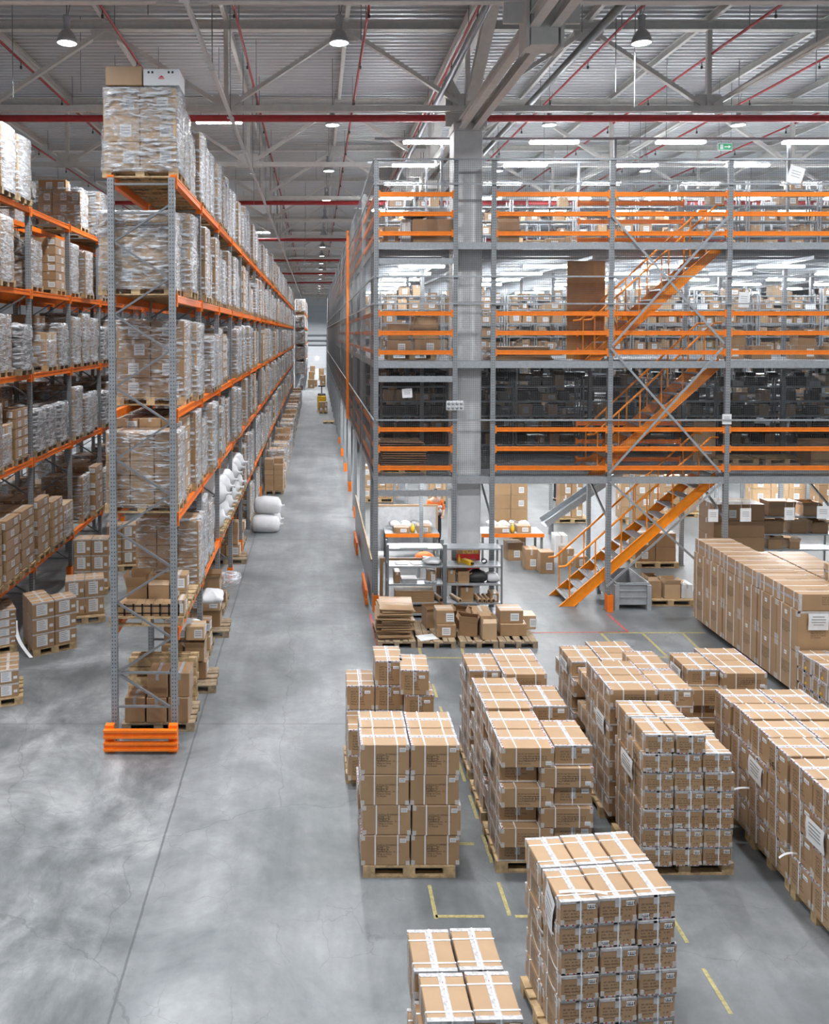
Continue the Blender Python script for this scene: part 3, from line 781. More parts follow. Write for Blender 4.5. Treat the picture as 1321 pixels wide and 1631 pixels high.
# front pallet F and corner pallet G
s = grid_stack('nearest six-high stack', 2.19, 6.93, math.radians(5), 'bar', 3, 2, 6, 'white-taped brown', flip={(2, 0, 5), (1, 0, 4), (0, 1, 3)}); s.base(.54, .46)
s = grid_stack('low stack at the bottom edge', .80, 5.70, math.radians(1), 'bar', 2, 2, 6, 'white-taped brown'); s.base(.38, .46)
# row E, big cartons at the far right
for n_, (yy, nm) in enumerate(((14.05, 'front'), (15.36, 'middle'), (16.67, 'rear'))):
    ds = '%s part of the carton wall' % nm
    st = Stack(ds, 8.62, yy, 0, .146, 'tall_carton', 'big upright brown')
    sf = Stack(ds, 8.62, yy, 0, .146, 'flat_carton', 'wide flat brown')
    for j, rw in enumerate(('near', 'far')):
        for k in range(2):
            st.put('tall', .405, .32 + j * .645, .146 + k * .746, 0, '%s layer, %s row' % (('lower', 'upper')[k], rw))
        sf.put('flat', .405 + .03 * (1 - n_ % 2), .32 + j * .645, .146 + 1.494, 0, 'top layer, %s row' % rw)
        # second column behind, a little lower
        for k in range(2): st.put('tall', 1.25, .32 + j * .645, .146 + k * .746, 0, 'second column, %s %s' % (('lower', 'upper')[k], rw))
        if n_ == 0 or (n_ == 1 and j == 0): sf.put('flat', 2.12, .33 + j * .645, .146 + 1.494, 0, 'raised %s, third column' % rw)
        for k in range(2): st.put('tall', 2.1, .32 + j * .645, .146 + k * .746, 0, '%s %s, third column' % (('lower', 'upper')[k], rw))
    st.base(.6, .65, rz=PI / 2); 
    p = st.M @ Vector((1.75, .65, 0)); pallet(p.x, p.y, 0, PI / 2, 'wooden pallet under the back columns of the %s part of the carton wall' % nm, 'pallets under the carton stacks')
s = grid_stack('low yellow-tagged stack', 8.60, 12.75, 0, 'small', 3, 3, 3, 'taped brown'); s.base(.7, .62)

# paper signs taped to the stacks
def sign(x, y, z, w, h, face, label, tilt=0.0):
    m_ = MB(); r = random.Random(int(x * 100 + y * 37))
    n = 6; vs = []; 
    for i in range(n + 1):
        for j in range(2):
            t = i / n
            vs.append(Vector(((j - .5) * w, -.004 - .012 * math.sin(t * 2.6) ** 2, (t - .5) * h)))
    m_.add(vs, [(2 * i, 2 * i + 1, 2 * i + 3, 2 * i + 2) for i in range(n)], 'paper')
    m_.add([v + Vector((0, .003, 0)) for v in vs], [(2 * i + 2, 2 * i + 3, 2 * i + 1, 2 * i) for i in range(n)], 'paper')
    for k in range(4):
        zz = h * (.28 - .16 * k); ww = w * r.uniform(.5, .8)
        yy = -.0055 - .012 * math.sin(((zz / h) + .5) * 2.6) ** 2
        m_.quad((-ww / 2, yy, zz), (ww / 2, yy, zz), (ww / 2, yy, zz + .016), (-ww / 2, yy, zz + .016), 'pale_ink')
    o = obj('paper_sign', m_, None, (x, y, z), (0, tilt, -PI / 2 if face == '-x' else 0))
    return tag(o, label, 'sign', 'printed paper signs on the stacks')
sign(3.905, 10.72, 1.30, .30, .24, '-x', 'printed white sign on the side of the tall stack behind the seven-high stack')
sign(3.935, 9.86, 1.18, .36, .24, '-x', 'printed white sign on the side of the seven-high stack')
sign(5.555, 9.86, 1.08, .30, .26, '-x', 'printed white sign hanging on the second right stack', .1)
sign(5.535, 8.62, 1.05, .32, .26, '-x', 'printed white sign on the front right stack at the edge')
sign(2.255, 11.9, 1.46, .34, .17, '-x', 'printed white sign on the rear crisscross stack of the middle row')
sign(2.215, 9.98, 1.22, .28, .26, '-x', 'printed white sign on the front crisscross stack')
sign(3.865, 12.2, 1.46, .34, .17, '-x', 'printed white sign on the rear stack behind the seven-high stack')
sign(5.495, 11.95, 1.46, .34, .17, '-x', 'printed white sign on the rear right crisscross stack')
sign(8.98, 14.03, 1.45, .36, .30, '-y', 'printed white sign on the front of the tall carton wall')
sign(2.162, 7.16, 1.30, .24, .38, '-x', 'crumpled white sheet hanging beside the nearest six-high stack', .25)
sign(.466, 11.6, 1.02, .28, .34, '-x', 'white sheet with a black mark on the uneven second stack', .2)
def numeral(x, y, z, s_):       # handwritten number on the left side of the carton that stands there
    c = min((o for o in COL.objects if o.name.startswith('carton')), key=lambda o: (o.location - Vector((x + .22, y, z - .1))).length)
    m_ = MB(); put_text(m_, s_, (0, 0, 0), (0, -1, 0), (0, .25, 1), .13, 'ink')
    o = obj('handwritten_number', m_, c); o.matrix_parent_inverse = (Matrix.Translation(c.location) @ Matrix.Rotation(c.rotation_euler.z, 4, 'Z')).inverted(); o.location = (x, y, z)
numeral(3.928, 9.66, 1.36, '30'); numeral(5.545, 9.55, 1.32, '16'); numeral(5.555, 10.35, 1.32, '16')
# loose strap ends curling off the stacks
def loose(pts, label):
    m_ = MB(); m_.ribbon(pts, (.0, .016, .012), 'strap'); m_.ribbon([Vector(p) + Vector((0, 0, -.003)) for p in pts][::-1], (.0, .016, .012), 'strap')
    return tag(obj('loose_strap', m_), label, 'strap', 'loose strap ends')
def curl(x, y, z, dx, dy, dz, n=8):
    return [(x + dx * i / n, y + dy * i / n, z + dz * math.sin(i / n * 2.4)) for i in range(n + 1)]
loose(curl(5.56, 10.0, .78, -.30, -.10, .03), 'loose white strap end beside the second right stack')
loose(curl(5.54, 8.95, .62, -.28, -.12, .05), 'loose white strap end beside the front right stack')
loose(curl(2.21, 7.05, 1.537, .42, -.05, .03), 'loose white strap across the top of the nearest stack')
for i, (y, z) in enumerate(((7.3, 1.20), (7.2, .95), (7.25, .72), (7.55, 1.02), (7.6, .78))):
    loose(curl(2.172 - (y - 6.93) * .0875, y, z, .02, -.26, -.07), 'slack white strap on the side of the nearest stack, %s from the top' % ORD[i])
# ================================================================== PALLET RACKS AND THEIR LOADS
def shell(mb, a, b_, z0, z1, seed, mat='stretch_film', amp=.028, top=.07, n=36, rows=None):
    """lumpy film round a block of half sizes a, b_"""
    soft = mat != 'stretch_film' or amp >= .05
    rows = rows or max(6, int((z1 - z0) / .10)); r = random.Random(seed); off = Vector((r.uniform(0, 99), r.uniform(0, 99), r.uniform(0, 99)))
    vs = []
    pts = []
    for i in range(n):
        t = 2 * PI * i / n; c, s_ = math.cos(t), math.sin(t); e = .55 if soft else .22
        pts.append((math.copysign(abs(c) ** e, c), math.copysign(abs(s_) ** e, s_)))
    for k in range(rows + 1):
        z = z0 + (z1 - z0) * k / rows
        for (px, py) in pts:
            bl = math.sqrt(max(.2, 1 - .75 * (2 * k / rows - 1) ** 2)) if soft else 1.0
            d = mnoise.noise(Vector((px * 1.7, py * 1.7, z * 3.5 + (px + py))) + off) * amp + amp * .85
            vs.append((px * (a + d) * bl, py * (b_ + d) * bl, z + mnoise.noise(Vector((px * 3, py * 3, z)) + off) * .02))
    k0 = len(vs) - n
    for i, (px, py) in enumerate(pts):
        vs.append((px * (a - top) * (.4 if soft else 1), py * (b_ - top) * (.4 if soft else 1), z1 + .012 + r.uniform(0, .02)))
    fs = [(k * n + i, k * n + (i + 1) % n, (k + 1) * n + (i + 1) % n, (k + 1) * n + i) for k in range(rows + 1) for i in range(n)]
    if soft: fs += [tuple((rows + 1) * n + i for i in range(n)), tuple(range(n - 1, -1, -1))]
    return mb.add(vs, fs, mat, True)
def plain_carton(l, w, h, mat, r, labels=True, tapecol='clear_tape', inked=False):
    m_ = MB(); X, Y = l / 2, w / 2
    m_.cbox(-X, X, -Y, Y, 0, h, min(.008, h * .05), mat)
    strip_y(m_, 0, .05, -Y, Y, h * .72, h, tapecol, .0015) if l < w else strip_x(m_, 0, .05, -X, X, h * .72, h, tapecol, .0015)
    if labels:
        for f, o, wd in (('+x', X, Y), ('-y', Y, X)):
            if r.random() < .8:
                lw, lh = min(.18, wd * .9), min(.2, h * .6); x0 = r.uniform(-wd * .5, wd * .2)
                plate(m_, f, o, .003, x0, x0 + lw, h * .18, h * .18 + lh, 'paper')
                for i in range(3): plate(m_, f, o, .0036, x0 + .02, x0 + lw - .02, h * .18 + lh * (.25 + .22 * i), h * .18 + lh * (.33 + .22 * i), 'pale_ink')
    return m_.mesh('carton')
def gen_load(seed, h, nx, ny, nz, mat, film=1, uneven=False, labels=True, old=False):
    """parts of one wrapped pallet: [(name, mesh, location)] with the base at z = 0"""
    r = random.Random(seed); a, b_ = .585, .385
    parts = [('pallet', PALLET_OLD if old else PALLET, (0, 0, 0))]
    l, w, hh = 2 * a / nx, 2 * b_ / ny, (h - .146) / nz
    cm = [plain_carton(l - .012, w - .012, hh - .006, mat, r, labels) for _ in range(2)]
    for k in range(nz):
        for i in range(nx):
            for j in range(ny):
                if uneven and k == nz - 1 and r.random() < .45: continue
                if 0 < i < nx - 1 and 0 < j < ny - 1: continue
                parts.append(('carton', r.choice(cm), (-a + (i + .5) * l + r.uniform(-.003, .003), -b_ + (j + .5) * w + r.uniform(-.003, .003), .146 + k * hh)))
    for q in range(film):
        m_ = MB(); shell(m_, a, b_, .09, h - (hh * .7 if uneven else -.005), seed * 7 + q, amp=.022 + .02 * q); parts.append(('stretch_wrap', m_.mesh('stretch_wrap'), (0, 0, 0)))
    return parts
def gen_sacks(seed, nz, mat='dark_film'):
    r = random.Random(seed); parts = [('pallet', PALLET_OLD, (0, 0, 0))]
    m_ = MB(); shell(m_, .27, .36, 0, .15, seed, mat, .035, .1, 24, 3); me = m_.mesh('sack')
    for k in range(nz):
        for i in (-1, 1): parts.append(('sack', me, (i * .29 + r.uniform(-.015, .015), r.uniform(-.02, .02), .146 + k * .168)))
    m_ = MB(); shell(m_, .58, .40, .12, .1 + nz * .168, seed + 1, 'stretch_film', .03); parts.append(('stretch_wrap', m_.mesh('stretch_wrap'), (0, 0, 0)))
    return parts
def join_parts(parts, name):
    """one mesh of a far load whose parts the photo no longer shows"""
    out = MB()
    for nm, me, loc in parts:
        base = len(out.v); ks = [out.mi(m_.name) for m_ in me.materials]
        out.v.extend([tuple(v.co + Vector(loc)) for v in me.vertices])
        for p in me.polygons:
            out.f.append(tuple(i + base for i in p.vertices)); out.m.append(ks[p.material_index]); out.sm.append(p.use_smooth)
    return out.mesh(name)
LOADS = [  # (parts, look)
    (gen_load(1, 1.46, 2, 1, 4, 'cardboard', 1), 'tall wrapped brown cartons'),
    (gen_load(2, 1.30, 3, 2, 5, 'cardboard', 1), 'wrapped small cartons'),
    (gen_load(3, 1.42, 2, 2, 3, 'cardboard_pale', 2), 'silvery wrapped pale cartons'),
    (gen_load(4, 1.20, 2, 1, 3, 'cardboard_dark', 1), 'low wrapped dark cartons'),
    (gen_load(5, 1.40, 3, 2, 4, 'cardboard', 1, True), 'uneven wrapped cartons'),
    (gen_load(6, 1.46, 2, 2, 5, 'cardboard', 2, old=True), 'glossy wrapped cartons'),
    (gen_load(7, .95, 2, 2, 3, 'cardboard_pale', 1, True), 'low pale cartons'),
    (gen_load(8, 1.44, 3, 1, 6, 'cardboard', 0), 'unwrapped labelled cartons'),
    (gen_load(9, 1.38, 2, 2, 4, 'cardboard_dark', 2, True, old=True), 'silvery wrapped dark cartons'),
    (gen_sacks(10, 6), 'wrapped grey sacks'),
    (gen_load(11, 1.44, 4, 2, 6, 'cardboard', 0, True, old=True), 'unwrapped small cartons'),
    (gen_load(12, 1.34, 1, 1, 3, 'cardboard_pale', 2), 'silvery flat cartons'),
]
JOINED = {}
FAR = MB()
def far_load(i, x, y, z, rz=0.0):
    if i not in JOINED: JOINED[i] = join_parts(LOADS[i][0], 'wrapped_pallet_load')
    me = JOINED[i]; M = Matrix.Translation((x, y, z)) @ Matrix.Rotation(rz, 4, 'Z'); base = len(FAR.v); ks = [FAR.mi(m_.name) for m_ in me.materials]
    FAR.v.extend([tuple(M @ v.co) for v in me.vertices])
    for p in me.polygons: FAR.f.append(tuple(q + base for q in p.vertices)); FAR.m.append(ks[p.material_index]); FAR.sm.append(p.use_smooth)
def load(i, x, y, z, label, group, split, rz=0.0, name='wrapped_pallet_load', far=False):
    parts, look = LOADS[i]
    if far: return far_load(i, x, y, z, rz)
    if 'unwrapped' in look: name = 'carton_pallet_load'
    if split:
        t = thing(name, label, 'pallet load', (x, y, z), rz, group)
        for nm, me, loc in parts: obj(nm, me, t, loc)
    else:
        if i not in JOINED: JOINED[i] = join_parts(parts, name)
        t = tag(obj(name, JOINED[i], None, (x, y, z), rz), label, 'pallet load', group)
    return t

def upright_mb(h, w=.10, d=.085):
    m_ = MB(); m_.box(-w / 2, w / 2, -d / 2, d / 2, 0.012, h, 'perforated_steel'); m_.box(-w / 2 - .03, w / 2 + .03, -d / 2 - .02, d / 2 + .02, 0, .012, 'rack_grey')
    return m_
def beam_mb(Ln):
    m_ = MB()     # along y, aisle face towards +x
    m_.box(-.025, .06, 0, Ln, -.06, .06, 'orange'); m_.box(.0599, .068, 0, Ln, -.06, -.025, 'orange'); m_.box(.0599, .068, 0, Ln, .03, .06, 'orange')
    for y in (0, Ln - .035): m_.box(-.03, .075, y, y + .035, -.13, .09, 'orange')
    return m_
def rack(name, label, x_back, x_front, y0, bay, nb, levels, top, zig0=.57, full=100):
    t = thing(name, label, 'pallet rack', (0, 0, 0))
    up = upright_mb(top).mesh('upright_post'); bm = beam_mb(bay - .1).mesh('load_beam')
    br = MB(); w = x_front - x_back; z = zig0; side = 0; xa, xb = -w / 2 + .04, w / 2 - .04
    while z + .575 < top - .3:
        p, q = ((xb, xa) if side == 0 else (xa, xb))
        br.beam((p, 0, z), (q, 0, z + .575), .03, .045, 'brace_grey', (0, 1, 0)); z += .575; side ^= 1
    for zz in (.6, 1.15, top - .55, top - .1): br.beam((xa, 0, zz), (xb, 0, zz), .03, .045, 'rack_grey', (0, 1, 0))
    br = br.mesh('frame_brace')
    for k in range(nb + 1):
        y = y0 + k * bay
        obj('upright_post', up, t, (x_front, y, 0)); obj('upright_post', up, t, (x_back, y, 0))
        obj('frame_brace', br, t, ((x_front + x_back) / 2, y, 0))
    rest = MB(); n = 0; src = beam_mb(bay - .1)
    for k in range(nb):
        y = y0 + k * bay + .05
        for z in levels:
            for x, rz in ((x_front, 0), (x_back, PI)):
                loc = (x, y, z - .06) if rz == 0 else (x, y + bay - .1, z - .06)
                if n < full: obj('load_beam', bm, t, loc, rz); n += 1
                else:
                    M = Matrix.Translation(loc) @ Matrix.Rotation(rz, 4, 'Z')
                    rest.add([M @ Vector(v) for v in src.v], src.f, 'orange')
    if rest.v: obj('load_beam', rest, t, kind='stuff')
    return t
LV = ['on the floor', 'on the first beam level', 'on the second beam level', 'on the third beam level', 'on the fourth beam level', 'on the top beam level']
SL = ['near slot', 'middle slot', 'far slot']
def fill(rk, xc, y0, bay, nb, levels, seed, split_y, far_y, skip=lambda b, l, s: False, over={}, first=0, jit=.085, ynear=-99):
    r = random.Random(seed)
    for b in range(first, nb):
        for l, z in enumerate(levels):
            for s_ in range(3):
                i = r.choices(range(12), (4, 4, 4, 3, 3, 4, 1.5, 2, 3, 1 if 0 < l < 4 else 0, 1.5, 3))[0]
                if (b, l + 1, s_) in over: i = over[b, l + 1, s_]
                elif skip(b, l + 1, s_) or r.random() < .06: continue
                if i is None: continue
                y = y0 + b * bay + .09 + .44 + s_ * .885
                lab = '%s, %s, bay %d of the %s, %s' % (LOADS[i][1], SL[s_], b + 1, rk, LV[l + 1].replace('on the ', ''))
                load(i, xc + r.uniform(-jit, jit), y, z + .003, lab, 'loads on the ' + rk, y < split_y, far=y > far_y)

# centre rack
R1F, R1B, R1Y, BAY, R1N = -2.27, -3.23, 12.6, 2.8, 24
R1L = [1.85, 3.70, 5.36, 7.21, 9.08]
rack('pallet_rack', 'long orange and grey pallet rack with its braced end frame facing the camera', R1B, R1F, R1Y, BAY, R1N, R1L, 9.05)
ov = {(0, 1, 0): None, (0, 1, 1): None, (0, 1, 2): None, (0, 2, 0): 1, (0, 3, 0): None, (0, 3, 1): 0, (0, 4, 0): 11, (0, 4, 1): 2, (0, 5, 0): 2, (0, 5, 1): 11, (0, 2, 1): 7, (0, 2, 2): 0, (0, 3, 2): 2,
      (0, 5, 2): 4, (1, 1, 0): 5, (1, 1, 1): 4, (1, 1, 2): None, (2, 1, 0): None, (2, 1, 1): None, (2, 1, 2): None, (3, 1, 0): None, (3, 1, 1): None, (3, 1, 2): None}
fill('centre rack', -2.805, R1Y, BAY, R1N, R1L, 11, 19.5, 41, lambda b, l, s: l == 1 and b % 5 == 4 and s == 1, ov)
# rack beyond the gap at the end of the centre rack
rack('pallet_rack', 'distant pallet rack beyond the end of the centre rack', -2.35, -1.3, 92, BAY, 10, R1L, 9.3)
fill('distant rack', -1.83, 92, BAY, 10, R1L, 13, 0, 0)
# left rack, two rows back to back
R0F, R0Y, R0N = -6.55, 9.45, 9
R0L = [1.28, 3.72, 5.68, 7.58, 9.45]
rack('pallet_rack', 'left orange pallet rack facing the side aisle', R0F - 1.0, R0F, R0Y, 2.9, R0N, R0L, 9.55)
rack('pallet_rack', 'second row of the left rack, standing back to back behind it', R0F - 2.4, R0F - 1.4, R0Y, 2.9, R0N, R0L, 9.55)
fill('left rack', -7.05, R0Y, 2.9, R0N, R0L, 5, 24.5, 99, lambda b, l, s: (l == 5 and b in (3, 4) and s != 1) or (l == 1 and (b + s) % 4 == 3), {(2, 5, 1): 5, (2, 5, 2): 2, (2, 4, 1): 0, (2, 3, 2): 9, (3, 2, 1): 9, (3, 2, 2): 9, (2, 2, 2): 10, (2, 1, 0): 7, (2, 1, 1): 7, (2, 1, 2): 7, (3, 1, 0): 7, (3, 1, 1): 10, (3, 2, 0): 9, (2, 3, 0): 5, (2, 3, 1): 1, (3, 5, 0): None, (3, 5, 1): None, (3, 5, 2): None, (4, 5, 0): None}, first=2)
fill('left back row', -8.56, R0Y, 2.9, 6, R0L, 6, 0, 99, lambda b, l, s: (b + l + s) % 7 == 6, first=2)

# orange end guard and post guards
t = thing('rack_end_guard', 'orange steel guard rails at the foot of the centre rack', 'guard', (-2.75, 12.28, 0))
for z in (.125, .325):
    m_ = MB(); m_.box(-.575, .575, -.02, .03, z - .06, z + .06, 'orange'); m_.box(-.575, .575, -.05, -.0199, z - .065, z - .03, 'orange'); m_.box(-.575, .575, -.05, -.0199, z + .03, z + .065, 'orange')
    obj('guard_rail', m_, t)
for x in (-.50, .50):
    m_ = MB(); m_.box(x - .07, x + .07, .0301, .13, 0, .43, 'orange'); obj('guard_post', m_, t)
m_ = MB(); m_.box(-.07, .07, -.07, -.05, 0, .40, 'orange'); m_.box(-.07, -.06, -.0499, .12, .014, .40, 'orange'); m_.box(.06, .07, -.0499, .12, .014, .40, 'orange'); PG = m_.mesh('post_guard')
def post_guard(x, y, label, rz=0): return tag(obj('post_guard', PG, None, (x, y, 0), rz), label, 'guard', 'orange post guards')
for b in (3, 4, 7, 10, 13): post_guard(R1F, R1Y + b * BAY - .105, 'orange post guard at upright %d of the centre rack' % (b + 1))
for b in (3, 4, 5, 6): post_guard(R0F, R0Y + b * 2.9 - .105, 'orange post guard at upright %d of the left rack' % (b + 1))

# loads standing along the aisle in front of the centre rack
for k in range(34):
    y = 33.0 + k * 1.32
    i = (10, 6, 2, 4, 11, 6, 8, 3)[k % 8]
    load(i, -1.72 + .04 * math.sin(k * 2.1), y, 0, '%s, pallet %d of the row along the aisle' % (LOADS[i][1], k + 1), 'pallets along the aisle side of the centre rack', y < 36, PI / 2, far=y > 60)
for k, b in enumerate((5, 6, 8, 9, 11, 12, 14)):
    for s_ in range(3):
        i = (7, 1, 4, 10)[(k + s_) % 4]
        load(i, -2.85, R1Y + b * BAY + .53 + s_ * .885, 0, '%s on the floor, %s, bay %d of the centre rack' % (LOADS[i][1], SL[s_], b + 1), 'floor loads under the centre rack', False, far=b > 9)
obj('wrapped_pallet_load', FAR, None, kind='stuff')['label'] = 'distant wrapped pallet loads at the far end of the racks'
# ================================================================== MEZZANINE
MY, MX0, MX1, MYE = 18.8, 1.43, 34.0, 104.0
DECKS = [3.2, 5.95, 8.75]; MTOP = 10.7
PX = [1.43, 3.3, 4.2, 6.98, 9.76, 12.54, 15.3, 18.1, 20.9]
plain('wire', (.19, .20, .21), .4, .3)
mez = thing('mezzanine', 'three-deck grey steel mezzanine with orange guard beams and wire mesh', 'mezzanine', (MX0, MY, 0))
def mobj(name, mb, loc=(0, 0, 0), rz=0, kind=None, label=None):     # child placed in world coordinates
    return obj(name, mb, mez, Vector(loc) - Vector((MX0, MY, 0)), rz, label, kind)
POST = upright_mb(MTOP, .11, .09).mesh('upright_post'); POSTG = upright_mb(8.7, .10, .09).mesh('upright_post')
for x in PX: mobj('upright_post', POST, (x, MY, 0))
NB = 17; SB = 4.8
for k in range(1, NB + 1): mobj('upright_post', POST, (MX0, MY + k * SB, 0))
for k in range(8): mobj('upright_post', POSTG, (MX0, MY + k * SB + 1.15, 0))
for yy in (22.4, 26.0, 30.0, 35.0):
    for x in (3.0, 5.0, 7.75, 10.4, 13.2, 16.2, 19.2, 22.4): mobj('upright_post', POSTG, (x, yy, 0))
# orange upright on the aisle side
m_ = MB(); m_.box(-.07, .03, -.07, .07, 3.05, 10.85, 'rail_orange'); mobj('orange_upright', m_, (MX0 - .08, MY + 3 * SB - .16, 0), label='orange painted upright')
# decks, with a well for the stairs
WX0, WX1, WY = 7.0, 9.62, 19.98
for z in DECKS:
    m_ = MB()
    for (x0, x1, y0, y1) in ((MX0, WX0, MY + .05, WY), (WX1, MX1, MY + .05, WY), (MX0, MX1, WY, MYE)):
        m_.box(x0, x1, y0, y1, z - .04, z, 'zinc_deck')
    m_.box(MX0, MX1, MY - .03, MY + .04, z - .17, z - .01, 'galvanized'); m_.box(MX0 - .03, MX0 + .04, MY, MYE, z - .17, z - .01, 'galvanized')
    for i in range(58): m_.box(MX0 + .05, MX1, 20.2 + i * .9, 20.26 + i * .9, z - .2, z - .04, 'galvanized')
    for x in PX[1:]: m_.box(x - .04, x + .04, WY, 60, z - .29, z - .2, 'galvanized')
    mobj('deck', m_)
m_ = MB()
m_.box(MX0 + .06, PX[1] - .06, -.04, .02, -.07, .07, 'galvanized'); m_ = m_.mesh('deck_beam')
for z in (8.3, 5.52, 2.8): mobj('deck_beam', m_, (0, MY, z))
# guard beams: three to a deck
def guard(Ln, axis):
    b_ = MB()
    if axis == 'x': b_.box(0, Ln, -.025, .025, -.05, .05, 'rail_orange'); b_.box(0, Ln, -.03, -.0249, .02, .05, 'rail_orange'); b_.box(0, Ln, -.03, -.0249, -.05, -.02, 'rail_orange'); b_.box(0, .04, -.034, .03, -.09, .09, 'rail_orange'); b_.box(Ln - .04, Ln, -.034, .03, -.09, .09, 'rail_orange')
    else: b_.box(-.025, .025, 0, Ln, -.05, .05, 'rail_orange')
    return b_.mesh('guard_beam')
GZ = [.20, .66, 1.12]; gcache = {}
for i in range(len(PX) - 1):
    if i == 1: continue
    Ln = round(PX[i + 1] - PX[i] - .11, 3)
    g = gcache.setdefault(Ln, guard(Ln, 'x'))
    for z in DECKS:
        for dz in GZ: mobj('guard_beam', g, (PX[i] + .055, MY, z + dz))
gy = guard(SB - .1, 'y'); rest = MB()
for k in range(NB):
    for z in DECKS:
        for dz in GZ:
            if k < 4: mobj('guard_beam', gy, (MX0, MY + k * SB + .05, z + dz))
            else: rest.box(MX0 - .025, MX0 + .025, MY + k * SB + .05, MY + (k + 1) * SB - .05, z + dz - .05, z + dz + .05, 'rail_orange')
mobj('guard_beam', rest, kind='stuff')
# rails behind the stair well
for z in DECKS:
    for dz in GZ: mobj('guard_beam', gcache[round(PX[4] - PX[3] - .11, 3)], (6.6, WY + .12, z + dz))
# thin mesh rails
RZ = [10.68, 10.1, 7.94, 7.3, 4.55]
for z in RZ:
    m_ = MB(); m_.box(MX0, PX[-1], MY - .075, MY - .045, z - .018, z + .018, 'galvanized'); m_.box(MX0 - .075, MX0 - .045, MY - .075, MY + NB * SB, z - .018, z + .018, 'galvanized')
    mobj('mesh_rail', m_)
# wire mesh
def mesh_panel(Ln, h, step, w, axis, mul=1):
    b_ = MB(); n = int(Ln / step / mul)
    def bar(p, q):
        p, q = Vector(p), Vector(q); d = (q - p); s1 = Vector((0, 0, w / 2)) if abs(d.z) < 1e-6 else (Vector((w / 2, 0, 0)) if axis == 'x' else Vector((0, w / 2, 0)))
        s2 = Vector((0, w / 2, 0)) if axis == 'x' else Vector((w / 2, 0, 0))
        vs = [p - s1, p + s2, p + s1, p - s2, q - s1, q + s2, q + s1, q - s2]
        b_.add(vs, ((0, 1, 5, 4), (1, 2, 6, 5), (2, 3, 7, 6), (3, 0, 4, 7)), 'wire')
    for i in range(n + 1):
        t = min(Ln, i * step * mul); bar((t, 0, 0) if axis == 'x' else (0, t, 0), (t, 0, h) if axis == 'x' else (0, t, h))
    for i in range(int(h / step) + 1): bar((0, 0, i * step), (Ln, 0, i * step) if axis == 'x' else (0, Ln, i * step))
    return b_.mesh('mesh_panel')
MH = [2.7, 2.75, 1.92]; pc = {}
for i in range(len(PX) - 1):
    Ln = round(PX[i + 1] - PX[i] - .1, 3)
    for z, h in zip(DECKS, MH):
        if (Ln, h) not in pc: pc[Ln, h] = mesh_panel(Ln, h, .05, .0045, 'x')
        mobj('mesh_panel', pc[Ln, h], (PX[i] + .05, MY + .045, z + .01))
sp1, sp2 = mesh_panel(SB, 7.45, .06, .0032, 'y', 2), mesh_panel(SB, 7.45, .12, .0055, 'y', 2)
for k in range(NB): mobj('mesh_panel', sp1 if k < 5 else sp2, (MX0 - .05, MY + k * SB, 3.2))
# cross braces on the stair bays
for (a, c) in (((975, 343), (1154, 547)), ((1160, 345), (975, 550)), ((973, 554), (1148, 752)), ((1151, 554), (970, 753)), ((972, 767), (1150, 930)), ((1150, 768), (966, 934))):
    p, q = at_y(*a, MY - .08), at_y(*c, MY - .08)
    m_ = MB(); dd = .0 if a[0] < c[0] else -.02
    m_.beam(p + Vector((0, dd, 0)), q + Vector((0, dd, 0)), .012, .05, 'galvanized', (0, 0, 1)); mobj('cross_brace', m_)
# knee braces under the lowest deck and dark posts on the ground
for x in PX[2:7]:
    m_ = MB(); m_.beam((x, MY + .1, 2.2), (x, 20.4, 3.0), .04, .05, 'rack_grey'); mobj('knee_brace', m_)
for k in range(NB + 1):
    if k in (0, 2, 3, 4, 5, 6): post_guard(MX0, MY + k * SB - .12, 'orange post guard at upright %d of the mezzanine aisle side' % (k + 1))
post_guard(6.98, MY - .12, 'orange post guard at the foot of the stairs')
# grey kick plate along the aisle side and the orange bar before it
m_ = MB(); m_.box(-.012, .012, 0, 7.6, .05, 1.15, 'lamp_metal'); m_.box(-.02, .02, 0, 7.6, 1.12, 1.18, 'old_wood')
mobj('side_panel', m_, (MX0 - .085, MY + .12, 0))
m_ = MB(); m_.box(-.03, .03, 0, 1.4, .02, .16, 'orange'); m_.box(-.03, .03, 0, 1.4, .25, .38, 'orange'); m_.box(-.02, .02, .05, .15, .02, .38, 'orange'); m_.box(-.02, .02, 1.25, 1.35, .02, .38, 'orange')
gr = obj('guard_rail', m_, None, (MX0 - .2, MY + .25, 0)); tag(gr, 'low orange guard rail along the mezzanine corner', 'guard')
gr2 = gr.copy(); COL.objects.link(gr2); gr2.location = (MX0 - .2, MY + 4.6, 0); tag(gr2, 'low orange guard rail further along the mezzanine side', 'guard')

